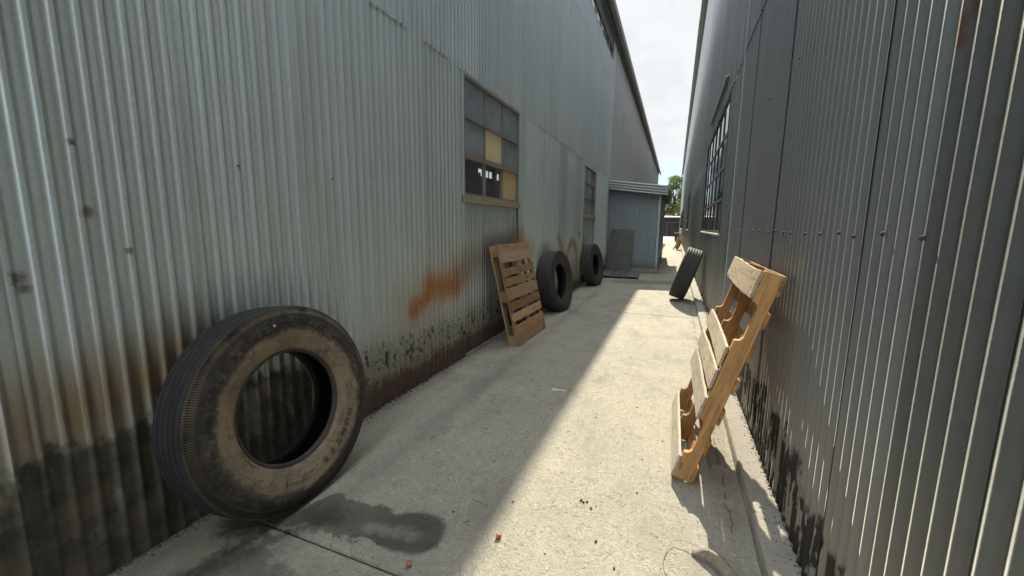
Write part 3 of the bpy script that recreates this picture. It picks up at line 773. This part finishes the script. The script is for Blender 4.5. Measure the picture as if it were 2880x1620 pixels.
# dark sheet leaning on the shed, ribbed offcuts lying in front
def lean_plate():
    m = MB(); n = 10; vs_ = []
    for k in range(n+1):
        t = k/n; x = -2.10+.79*t; zt = 1.405+.03*sin(pi*t)-.02*t
        for (z, dy) in ((.0, -.30), (zt*.5, -.165), (zt, -.035)):
            bow = .02*sin(pi*t)
            vs_ += [(x-.06*(1-z/1.4)*(1-t)+.02*(z/1.4), 14.49+dy-bow, z), (x-.06*(1-z/1.4)*(1-t)+.02*(z/1.4), 14.505+dy-bow, z)]
    fs = []
    for k in range(n):
        for r in range(2):
            a = k*6+r*2; b = a+6
            fs += [(a, b, b+2, a+2), (a+1, a+3, b+3, b+1)]
        a = k*6; fs += [(a, a+1, a+7, a+6), (a+4, a+10, a+11, a+5)]
    for a in (0, n*6):
        for r in range(2): fs.append((a+r*2, a+r*2+2, a+r*2+3, a+r*2+1))
    return m.add(vs_, fs)
tag(lean_plate().build('metal_sheet', M['plate']), 'dark grimy flat sheet leaning upright against the shed front', 'metal sheet')
def ribbed():
    m = MB(); prof_ = []; x = 0
    for k in range(3):
        prof_ += [(x, .012), (x+.015, .05), (x+.045, .055), (x+.19, .052), (x+.33, .05), (x+.35, .05), (x+.375, .012)]; x += .385
    vs_ = []
    for (yy, sx) in ((0, 0), (1.66, -.10)):
        for (a, b) in prof_: vs_ += [(a+sx, yy, b), (a+sx, yy, b+.006)]
    n_ = len(prof_); fs = []
    for k in range(n_-1):
        a = 2*k; c = 2*n_+2*k
        fs += [(a+1, a+3, c+3, c+1), (a, c, c+2, a+2), (a, a+2, a+3, a+1), (c, c+1, c+3, c+2)]
    fs += [(0, 1, 2*n_+1, 2*n_), (2*n_-2, 4*n_-2, 4*n_-1, 2*n_-1)]
    return m.add(vs_, fs)
o = ribbed().build('ribbed_sheet', M['ribsheet']); o.location = (-2.05, 12.25, 0); tag(o, 'dark ribbed sheet lying flat on the concrete before the shed', 'metal sheet')

# ================================================================== TYRES
def tyre_mesh(R=.54, hw=.122, rb=.295, seg=240, teeth=0, groove=.009):
    s = hw/.122
    pr = []  # (r, z) from front bead over tread to rear bead and back inside
    def A(*p): pr.extend([(a, b*s) for a, b in p])
    A((rb, .070), (rb+.004, .083), (rb+.014, .088), (rb+.020, .084), (rb+.026, .092), (rb+.055, .108), (rb+.062, .1085), (rb+.066, .111), (rb+.11, .1215), (rb+.15, .1225), (rb+.155, .1245), (rb+.185, .121), (R-.044, .117), (R-.036, .1165), (R-.014, .108), (R-.009, .107), (R-.003, .100))
    gz = (-.078, -.038, 0.0, .038, .078)
    z = .100
    for gzz in gz[::-1]:
        A((R, gzz+.0085), (R-.002, gzz+.0055), (R-groove, gzz+.0035), (R-groove, gzz-.0035), (R-.002, gzz-.0055), (R, gzz-.0085))
    A((R-.003, -.100), (R-.009, -.107), (R-.036, -.1165), (R-.06, -.119), (rb+.15, -.1225), (rb+.11, -.1215), (rb+.055, -.108), (rb+.02, -.088), (rb+.004, -.083), (rb, -.070))
    A((rb+.004, -.06), (rb+.05, -.085), (rb+.13, -.104), (R-.04, -.095), (R-.022, -.07), (R-.018, 0), (R-.022, .07), (R-.04, .095), (rb+.13, .104), (rb+.05, .085), (rb+.004, .06))
    m = MB(); n = len(pr); vs_ = []
    tr_ = [i for i, p in enumerate(pr) if p[0] in (R-.036, R-.014) and p[1] > 0]
    for k in range(seg):
        a = 2*pi*k/seg
        sag = 1
        for i, (r, zz) in enumerate(pr):
            if teeth and i in tr_ and (k % 2): zz -= .007
            w1 = .0022*mn.noise(Vector((cos(a)*3, sin(a)*3, i*.2)))
            vs_.append(((r+w1)*cos(a), (r+w1)*sin(a), zz+w1))
    fs = []
    for k in range(seg):
        for i in range(n):
            fs.append((k*n+i, k*n+(i+1) % n, ((k+1) % seg)*n+(i+1) % n, ((k+1) % seg)*n+i))
    m.add(vs_, fs, True)
    return m
def place_tyre(root, c, nrm, yawref=None):
    nv = Vector(nrm).normalized(); u = Vector((0, 0, 1)).cross(nv).normalized(); v = nv.cross(u)
    root.matrix_world = Matrix.Translation(c) @ Matrix((u, v, nv)).transposed().to_4x4()
def nrm(yaw, lean): return (cos(lean)*cos(yaw), cos(lean)*sin(yaw), sin(lean))
def arc_text(txt, a0, a1, r, size, z, bev, name, parent, mat, dirn=-1):
    """raised outline lettering bent round the sidewall, tops outward"""
    n = len(txt)
    V_, F_ = [], []
    for k, ch in enumerate(txt):
        cu = bpy.data.curves.new('t', 'FONT'); cu.body = ch; cu.size = size; cu.align_x = 'CENTER'; cu.fill_mode = 'NONE'; cu.bevel_depth = bev; cu.bevel_resolution = 0; cu.resolution_u = 3
        to = bpy.data.objects.new('t', cu); COL.objects.link(to)
        dg = bpy.context.evaluated_depsgraph_get(); me = bpy.data.meshes.new_from_object(to.evaluated_get(dg))
        a = radians(a0 + (a1-a0)*k/max(1, n-1)); b = len(V_)
        for vtx in me.vertices:
            aa = a - vtx.co.x/r; rr = r + vtx.co.y
            V_.append((rr*cos(aa), rr*sin(aa), z + vtx.co.z))
        F_ += [tuple(i+b for i in p.vertices) for p in me.polygons]
        bpy.data.objects.remove(to); bpy.data.curves.remove(cu); bpy.data.meshes.remove(me)
        m = MB(); m.add(V_, F_); m.build(name, mat, parent); V_, F_ = [], []
def make_tyre(kind, c, n_, R=.54, rb=.295, hw=.122, seg=240, teeth=0, mat=None, label=''):
    o = tyre_mesh(R, hw, rb, seg, teeth, .0045 if teeth else .009).build('truck_tyre', mat)
    place_tyre(o, c, n_); tag(o, label, 'tyre', 'worn truck tyres leaning on the alley walls')
    return o
def centre(face_c, n_, off=.118):
    return Vector(face_c) - Vector(n_).normalized()*off
n1 = nrm(0, radians(8))
T1 = make_tyre('near', centre((-1.820, 1.485, .536), n1, .112), n1, .54, .288, .120, 600, 1, M['tyreA'], 'large truck tyre with a muddy tan sidewall leaning on the left wall nearest the camera')
arc_text('HUNTER.', -27, -81, .362, .052, .1225, .0016, 'letter', T1, M['letter'])
arc_text('TUBELESS', 212, 196, .322, .012, .1075, .0005, 'letter', T1, M['letter'])
for (a, r0, r1) in ((180, .325, .345), (207, .325, .35), (236, .36, .385), (214, .32, .335), (143, .33, .36), (-57+360, .335, .352), (15, .40, .42), (250, .34, .40)):
    mk = MB(); a = radians(a); mk.tube([(r0*cos(a), r0*sin(a), .1175 if r0 < .35 else .1195), (r1*cos(a), r1*sin(a), .1225)], .0016, 5)
    mk.build('sidewall_rib', M['letter'], T1)
ring = MB(); a = radians(96); n_ = 14
for (rr, hh) in ((.0065, 0), (.0065, .003), (.003, .003), (.003, 0)): ring.v += [(.452*cos(a)+rr*cos(2*pi*k/n_), .452*sin(a)+rr*sin(2*pi*k/n_), .1215+hh) for k in range(n_)]
for i in range(3):
    for k in range(n_): ring.f.append((i*n_+k, i*n_+(k+1) % n_, (i+1)*n_+(k+1) % n_, (i+1)*n_+k)); ring.smooth.append(False)
ring.build('plug', M['white'], T1)
n2 = nrm(radians(-6.2), radians(8)); make_tyre('b', centre((-1.81, 7.032, .540), n2, .125), n2, .545, .30, .135, 200, 0, M['tyreB'], 'ribbed black truck tyre leaning on the left wall beside the wooden pallet')
n3 = nrm(radians(-7.5), radians(8)); make_tyre('c', centre((-1.814, 10.55, .532), n3, .12), n3, .537, .277, .13, 160, 0, M['tyreB'], 'black truck tyre under the second window of the left wall, farthest along it')
le = radians(17.5); n4 = (-cos(le)*cos(radians(2.5)), sin(radians(2.5)), sin(le))
Rt = .54; cx_ = .575 - (Rt*sin(le)+.162*cos(le)); make_tyre('d', (cx_, 9.15, Rt*cos(le)+.145*sin(le)), n4, Rt, .29, .16, 160, 0, M['tyreB'], 'sunlit truck tyre tilted against the right wall with its tread towards the camera')

# ================================================================== PALLETS
def board(L, W, T, seed, warp=.0, chip=.003, taper=0):
    """board along local X, width Y, thickness Z, centred"""
    rnd = random.Random(seed); nx, ny = 14, 4; m = MB(); vs_ = []
    for zi in (0, 1):
        for i in range(nx+1):
            for j in range(ny+1):
                x = -L/2+L*i/nx; y = -W/2+W*j/ny
                e = mn.noise(Vector((x*7, seed*1.7, j*1.0)))*chip
                if j in (0, ny): y += e
                if i in (0, nx): x += rnd.uniform(-1, 1)*chip
                z = (zi-.5)*T + warp*((2*x/L)**2)*1.0 + mn.noise(Vector((x*2, y*4, seed*3.1)))*.0015
                vs_.append((x, y, z))
    q = (nx+1)*(ny+1); fs = []
    for i in range(nx):
        for j in range(ny):
            a = i*(ny+1)+j; fs += [(a, a+1, a+ny+2, a+ny+1), (q+a, q+a+ny+1, q+a+ny+2, q+a+1)]
    for i in range(nx):
        a = i*(ny+1); b = a+ny; fs += [(a, a+ny+1, q+a+ny+1, q+a), (b, q+b, q+b+ny+1, b+ny+1)]
    for j in range(ny):
        a = j; b = nx*(ny+1)+j; fs += [(a, q+a, q+a+1, a+1), (b, b+1, q+b+1, q+b)]
    return m.add(vs_, fs)
def at(o, M4): o.matrix_local = M4; return o
RZ90 = Matrix.Rotation(pi/2, 4, 'Z')

# --- left: block pallet. local: X across (along alley), Y along its length (upwards), Z = outward face
PL = empty('wooden_pallet')
Wp, Lp, Tp = 1.06, 1.305, .138
lean = radians(13.2)
up = Vector((-sin(lean), 0, cos(lean))); outn = Vector((cos(lean), 0, sin(lean))); acr = Vector((.0, 1, 0))
yw = Matrix.Rotation(radians(-1.5), 3, 'Z')
up, outn, acr = yw @ up, yw @ outn, yw @ acr
# front bottom edge sits at (-1.70, 4.61..5.67, 0)
bmR = Matrix((acr, up, outn)).transposed().to_4x4()
PL.matrix_world = Matrix.Translation(Vector((-1.705, 5.14, 0.0)) ) @ bmR
tag(PL, 'brown wooden pallet with slatted deck standing against the left wall', 'pallet', 'wooden pallets leaning on the walls')
# local origin: front bottom centre; z<0 goes to the wall
zt = -.009
rows_ = [(.055, .105), (.165, .105), (.298, .100), (.425, .100), (.565, .150), (.715, .098), (.835, .098)]
rows_ = [(.058, .112), (.170, .104), (.318, .098), (.452, .098), (.610, .150), (.765, .100), (.900, .092), (1.04, .0)]
rows_ = [(.075, .145), (.205, .105), (.365, .105), (.505, .105), (.665, .150), (.815, .100), (.945, .098), (1.128, .125), (1.238, .125)]
for k, (yy, ww) in enumerate(rows_):
    o = board(Wp-.004*(k % 3), ww, .018, 20+k, .0, .004).build('deck_board', M['woodL'], PL, bevel=.0015)
    at(o, Matrix.Translation((random.uniform(-.004, .004), yy+.005, zt+.0009*(k % 2))) @ Matrix.Rotation(radians(random.uniform(-.35, .35)), 4, 'Z'))
for k, xx in enumerate((-.475, 0, .475)):
    o = board(Lp, .098, .018, 40+k).build('stringer_board', M['woodL'], PL, bevel=.0015); at(o, Matrix.Translation((xx, Lp/2, zt-.019)) @ RZ90)
    for j, yy in enumerate((.072, Lp/2, Lp-.072)):
        o = board(.14, .095, .080, 60+k*3+j, 0, .002).build('block', M['woodL'], PL, bevel=.002); at(o, Matrix.Translation((xx, yy, zt-.069)) @ RZ90)
    o = board(Lp, .098, .018, 50+k).build('bottom_board', M['woodL'], PL, bevel=.0015); at(o, Matrix.Translation((xx, Lp/2, zt-.119)) @ RZ90)
for j, yy in enumerate((.07, Lp-.07)):
    o = board(Wp-.20, .10, .016, 70+j).build('bottom_board', M['woodL'], PL, bevel=.0015); at(o, Matrix.Translation((0, yy, zt-.120)))
sp = MB(); sp.prism([(-.012, -.004), (.02, -.006), (.22, .006), (.235, .014), (.20, .016), (0, .010)], 2, 0, .006)
o = sp.build('splinter', M['boardR'], PL); at(o, Matrix.Translation((.40, 1.055, .008)) @ Matrix.Rotation(radians(-38), 4, 'Z') @ Matrix.Rotation(radians(-8), 4, 'Y'))

# --- right: stringer pallet seen from its notched underside
PR = empty('wooden_pallet')
Wr, Lr = 1.06, 1.30
def make_stringer_pallet(root, wood, brd):
    # local X = along alley, Y = up its length, Z = outward (towards alley). origin: outward bottom edge of stringers, centre
    nt_ = [(.17, .40), (Lr-.40, Lr-.17)]
    for k, xx in enumerate((-Wr/2+.019, 0.0, Wr/2-.019)):
        poly = [(0, -.092), (Lr, -.092), (Lr, 0)]
        for (a, b) in nt_[::-1]:
            poly += [(b, 0), (b-.006, -.024), (b-.028, -.038), (a+.028, -.038), (a+.006, -.024), (a, 0)]
        poly += [(0, 0)]
        # board-like local frame so that the grain runs along it
        m = MB(); m.prism([(p, q) for p, q in poly], 1, -.019, .019)
        o = m.build('stringer', wood, root, bevel=.0025)
        at(o, Matrix.Translation((xx, 0, 0)) @ Matrix(((0, -1, 0, 0), (1, 0, 0, 0), (0, 0, 1, 0), (0, 0, 0, 1))))
    # underside boards (facing the alley)
    for k, (yy, ww, wp, rz) in enumerate(((.065, .135, .0, .4), (.47, .14, .0, -.6), (.635, .12, .004, 1.2), (.80, .12, .006, -.8), (Lr-.075, .150, -.016, -.9))):
        o = board(Wr, ww, .016, 90+k, wp, .010 if k in (1, 4) else .005).build('bottom_board', brd, root, bevel=.0015)
        at(o, Matrix.Translation((0, yy, .0095 + abs(min(0, wp)))) @ Matrix.Rotation(radians(rz), 4, 'Z'))
    for k in range(7):
        yy = .055+(Lr-.11)*k/6
        o = board(Wr+.006, .11 if k in (0, 6) else .092, .016, 110+k, 0, .004).build('deck_board', wood, root, bevel=.0015)
        at(o, Matrix.Translation((0, yy, -.1005)))
lean = radians(16.2)
up = Vector((sin(lean), 0, cos(lean))); outn = Vector((-cos(lean), 0, sin(lean))); acr = Vector((0, -1, 0))
yw = Matrix.Rotation(radians(0), 3, 'Z')
PR.matrix_world = Matrix.Translation((.085, 2.44+Wr/2, .0)) @ Matrix((acr, up, outn)).transposed().to_4x4()
PR.location.z = .092*sin(lean)+.004+.016*sin(lean)
PR.location.x = .085
make_stringer_pallet(PR, M['woodR'], M['boardR'])
tag(PR, 'orange toned wooden pallet with notched stringers leaning on the right wall', 'pallet', 'wooden pallets leaning on the walls')

# far painted frame
BF = empty('barricade_frame')
Wf = .8
acr = Vector((0, -1, 0)); lean = radians(24); up = Vector((sin(lean), 0, cos(lean))); outn = Vector((-cos(lean), 0, sin(lean)))
BF.matrix_world = Matrix.Translation((-.06, 30.0, .02)) @ Matrix((acr, up, outn)).transposed().to_4x4()
for xx in (-.42, .42):
    o = board(1.12, .07, .045, 130+int(xx*10)).build('leg', M['boardR'], BF, bevel=.003); at(o, Matrix.Translation((xx, .56, 0)) @ RZ90)
for k, (yy, wy) in enumerate(((1.0, .17), (.78, .16), (.57, .13))):
    o = board(.95, wy, .09, 140+k, .0, .004).build('rail', M['paintO'], BF, bevel=.003); at(o, Matrix.Translation((0, yy, .075)))
py_ = MB(); py_.box((-.44, .10, -.30), (-.41, .75, -.05)); o = py_.build('brace_panel', M['paintY'], BF, bevel=.004)
tag(BF, 'small orange and yellow wooden barricade frame leaning far down the right wall', 'barricade')
bn = empty('waste_bin', (.25, 50.5, 0)); tag(bn, 'dark red square waste bin standing in front of the dark boarded building', 'bin')
m = MB(); m.add([(-.27,-.27,0),(.27,-.27,0),(.27,.27,0),(-.27,.27,0),(-.32,-.32,.86),(.32,-.32,.86),(.32,.32,.86),(-.32,.32,.86)], [(0,3,2,1),(0,1,5,4),(1,2,6,5),(2,3,7,6),(3,0,4,7),(4,5,6,7)]); m.build('body', M['bin'], bn, bevel=.02)
m = MB(); m.box((-.34,-.34,.862), (.34,.34,.90)); m.build('lid', M['lid'], bn, bevel=.01)

# dark boarded building closing the alley
GB = empty('boarded_building', (0, 76, 0)); tag(GB, 'low dark boarded building with a pale roof closing the far end of the alley', 'building')
m = MB(); m.box((-9, 76.5, 0), (9, 82, 3.15)); inv(GB, m.build('wall', M['gate'], GB))
m = MB(); m.box((-1.45, 76.40, 0), (-1.36, 76.49, 2.4)); m.box((-1.36, 76.41, 2.31), (.9, 76.49, 2.4)); m.box((-.7, 76.41, 1.0), (.5, 76.48, 1.07)); inv(GB, m.build('door_frame', M['gtrim'], GB))
m = MB(); m.box((-1.36, 76.44, 0), (.9, 76.495, 2.31)); inv(GB, m.build('door', M['gate'], GB))
m = MB(); m.prism([(76.2, 3.16), (76.2, 3.30), (82.2, 3.62), (82.2, 3.48)], 0, -9.3, 9.3); inv(GB, m.build('roof', M['proof'], GB))

# ================================================================== TREES
def tree(name, label, x, y, h, rad, zc, seed, mat, nclump, leafs, size, group=None):
    rnd = random.Random(seed); root = empty(name, (x, y, 0)); tag(root, label, 'tree', group)
    t = MB(); top = Vector((rnd.uniform(-.4, .4), 0, h*.75))
    t.tube([(0,0,-.1), (.1,0,h*.2), (-.1,.1,h*.45), top], [.30, .24, .17, .05], 9)
    cl = []
    for k in range(nclump):
        a = rnd.uniform(0, 2*pi); el = rnd.uniform(-.7, 1); rr = rad*rnd.uniform(.35, 1)
        c = Vector((rr*cos(a), rr*sin(a), zc + el*(h-zc)*.95 if el > 0 else zc+el*(zc*.55))); 
        k_ = 1 - .55*max(0, el); c.x *= k_; c.y *= k_; cl.append(c)
        s_ = Vector((0, 0, rnd.uniform(.3, .6)*h)); mid = (s_+c)/2 + Vector((0, 0, -.2))
        t.tube([s_, mid, c, c + (c-mid)*.35], [.07, .045, .02, .008], 5)
    t.build('trunk', M['bark'], root)
    V_, F_ = [], []
    for c in cl:
        cr = rnd.uniform(.45, 1.0)
        for j in range(leafs):
            d = Vector((rnd.gauss(0, 1), rnd.gauss(0, 1), rnd.gauss(0, .75))).normalized()*cr*rnd.uniform(.2, 1)
            p = c+d; u = Vector((rnd.gauss(0, 1), rnd.gauss(0, 1), rnd.gauss(0, 1))).normalized(); v = u.orthogonal().normalized(); s = size*rnd.uniform(.6, 1.4)
            b = len(V_); V_ += [p-u*s, p+v*s*.5, p+u*s, p-v*s*.5]; F_.append((b, b+1, b+2, b+3))
    m = MB(); m.add(V_, F_); m.build('crown', mat, root, fix=False)
tree('tree', 'tall leafy tree rising behind the roof at the alley end', -.6, 92, 12.2, 4.2, 5.6, 3, M['leaf'], 80, 95, .21)
tree('tree', 'thin grey twiggy tree at the right behind the leafy one', 2.2, 99, 15.2, 3.2, 9.5, 5, M['leaf2'], 26, 34, .17)

# ================================================================== SMALL THINGS
def stub(x, y, rz, label):
    m = MB(); n_ = 10
    m.tube([(-.011, 0, .011), (-.004, 0, .0115), (.011, 0, .011)], [.011, .0115, .0105], n_)
    o = m.build('plastic_stub', M['chip']); o.location = (x, y, 0); o.rotation_euler = (0, 0, rz); tag(o, label, 'stub', 'orange stubs on the paving')
stub(-.70, 1.629, .5, 'small orange plastic stub on the sunlit concrete')
stub(-1.003, 1.325, 2.2, 'small orange plastic stub by the paving joint at the edge of the shade')
m = MB(); m.add([(-.075,-.012,.001),(.07,-.008,.001),(.07,.012,.004),(-.075,.010,.016),(-.075,-.012,.004),(.07,-.008,.004),(.07,.012,.008),(-.075,.010,.020)], [(0,3,2,1),(4,5,6,7),(0,1,5,4),(1,2,6,5),(2,3,7,6),(3,0,4,7)])
o = m.build('metal_strip', M['strip'], bevel=.001); o.location = (-.895, 3.48, 0); o.rotation_euler = (0, 0, .12); tag(o, 'thin bent metal strip lying at the edge of the shade', 'metal strip')
def pebble(seed, r):
    bm = bmesh.new(); bmesh.ops.create_icosphere(bm, subdivisions=1, radius=r)
    rnd = random.Random(seed)
    for v in bm.verts: v.co *= rnd.uniform(.6, 1.25); v.co.z = v.co.z*.6 + r*.45
    me = bpy.data.meshes.new('pebble'); bm.to_mesh(me); bm.free(); me.materials.append(M['pebble']); return me
pbs = [pebble(i, .008) for i in range(5)]
spots = [(-.26, 1.77), (-.375, 2.045), (-.36, 2.07), (-.40, 2.06), (-.30, 2.05), (-.31, 2.02), (-.10, 2.6), (.02, 2.9), (-.20, 1.55), (-.55, 1.45), (-.42, 1.42), (-.30, 1.36), (-.9, 2.9), (-1.2, 2.6), (-1.35, 2.4), (-1.5, 2.3), (-1.1, 3.0), (-.2, 3.4), (.1, 1.6), (-.05, 1.5), (-.66, 2.75), (-.62, 2.77), (-1.4, 3.4), (-1.0, 2.2), (-1.25, 2.05), (-.75, 1.9), (-.1, 2.25), (.2, 2.1), (-.5, 3.1), (-1.55, 2.9), (-.9, 4.3), (-.4, 4.8), (-1.2, 5.2), (-.1, 5.6), (-1.0, 1.7), (-1.6, .9), (-1.7, 1.05), (-.15, 1.66), (-.48, 1.62), (-.3, 1.2)]
for i, (x, y) in enumerate(spots):
    o = bpy.data.objects.new('pebble', pbs[i % 5]); COL.objects.link(o); s = random.uniform(.35, 1.0) if i > 6 else random.uniform(.7, 1.3)
    o.location = (x+random.uniform(-.02, .02), y+random.uniform(-.02, .02), 0); o.scale = (s, s*random.uniform(.6, 1), s); o.rotation_euler = (0, 0, random.uniform(0, 6))
    tag(o, 'tiny dark stone crumb lying on the concrete paving', 'stone', 'dark crumbs of stone on the paving')
gr = MB(); rg = random.Random(11)
def crumb(x, y, r, z=0):
    r *= .28 + .9*rg.random()**2.2; a = rg.uniform(0, 6.28); k = [(r*rg.uniform(.7, 1.2)*cos(a+i*2.09), r*rg.uniform(.7, 1.2)*sin(a+i*2.09)) for i in range(3)]; h = r*rg.uniform(.5, 1.1)
    gr.add([(x+k[0][0], y+k[0][1], z-.001), (x+k[1][0], y+k[1][1], z-.001), (x+k[2][0], y+k[2][1], z-.001), (x+rg.uniform(-.3, .3)*r, y+rg.uniform(-.3, .3)*r, z+h)], [(0,2,1), (0,1,3), (1,2,3), (2,0,3)])
for i in range(9000):
    y = .3 + 13*rg.random()**1.6; crumb(-2.168 + rg.expovariate(1/(.012+.03*max(0, mn.noise(Vector((y*1.7, 3, 0)))+.35))), y, rg.uniform(.003, .009)*(1+.1*y))
for i in range(4500):
    y = 1.0 + 8*rg.random()**1.5; crumb(.590 - min(.12, rg.expovariate(1/(.006+.02*max(0, mn.noise(Vector((y*2.1, 8, 0)))+.3)))), y, rg.uniform(.003, .009)*(1+.08*y), .069)
for i in range(900):
    y = 1.2 + 9*rg.random()**1.4; crumb(.44 - abs(rg.gauss(0, .05)), y, rg.uniform(.0015, .005))
for i in range(1500):
    y = .8 + 7*rg.random()**1.5; crumb(rg.uniform(-2.1, .42), y, rg.uniform(.0012, .0042)*(1+.12*y))
tag(gr.build('grit', M['grit'], fix=False), 'fine dark grit swept along the wall bases and strewn over the paving', 'grit', kind='stuff')
wr = MB(); wp_ = [(.31, 1.865, .028), (.20, 1.90, .03), (.13, 1.925, .026), (.085, 1.915, .018), (.062, 1.86, .010), (.048, 1.80, .006), (.045, 1.76, .004), (.055, 1.72, .004), (.07, 1.69, .004)]
wr.tube(wp_, .0017, 6); tag(wr.build('wire', M['wire']), 'thin bare wire looped beside the split wood scrap at the bottom edge', 'wire')
sc_ = MB(); pts = [(.17, 1.885), (.235, 1.87), (.285, 1.83), (.325, 1.77), (.36, 1.70), (.39, 1.62)]; hs = [.015, .055, .062, .055, .05, .045]; wd = [.03, .05, .055, .055, .055, .055]
vs_ = []
for k, ((x, y), hh, ww) in enumerate(zip(pts, hs, wd)):
    a = Vector(pts[min(k+1, 5)])-Vector(pts[max(k-1, 0)]); nn = Vector((-a.y, a.x)).normalized()
    for (s, z) in ((-.5, .002), (-.48, hh*.55), (-.1, hh), (.28, hh*.92), (.5, hh*.5), (.5, .002)):
        j = .004*mn.noise(Vector((k*3.1, s*7, 1)))
        vs_.append((x+nn.x*ww*s+j, y+nn.y*ww*s+j, z+abs(j)))
fs = [(k*6+i, k*6+(i+1) % 6, (k+1)*6+(i+1) % 6, (k+1)*6+i) for k in range(5) for i in range(6)] + [tuple(range(6)), tuple(range(30, 36))[::-1]]
sc_.add(vs_, fs); tag(sc_.build('wood_scrap', M['scrap'], bevel=.002), 'split grey wood scrap lying by the kerb at the bottom edge', 'wood scrap')
# broken concrete heap at the shed corner
rb_ = MB()
bm = bmesh.new(); bmesh.ops.create_icosphere(bm, subdivisions=3, radius=1)
for v in bm.verts:
    d = 1 + .35*mn.noise(v.co*1.7) + .15*mn.noise(v.co*5)
    v.co = Vector((v.co.x*.22*d, v.co.y*.9*d, max(-.02, v.co.z*.30*d)))
me = bpy.data.meshes.new('rubble'); bm.to_mesh(me); bm.free()
o = link('rubble_heap', me, M['rubble']); o.location = (-.40, 17.4, 0); tag(o, 'heap of broken concrete at the foot of the shed side wall', 'rubble')
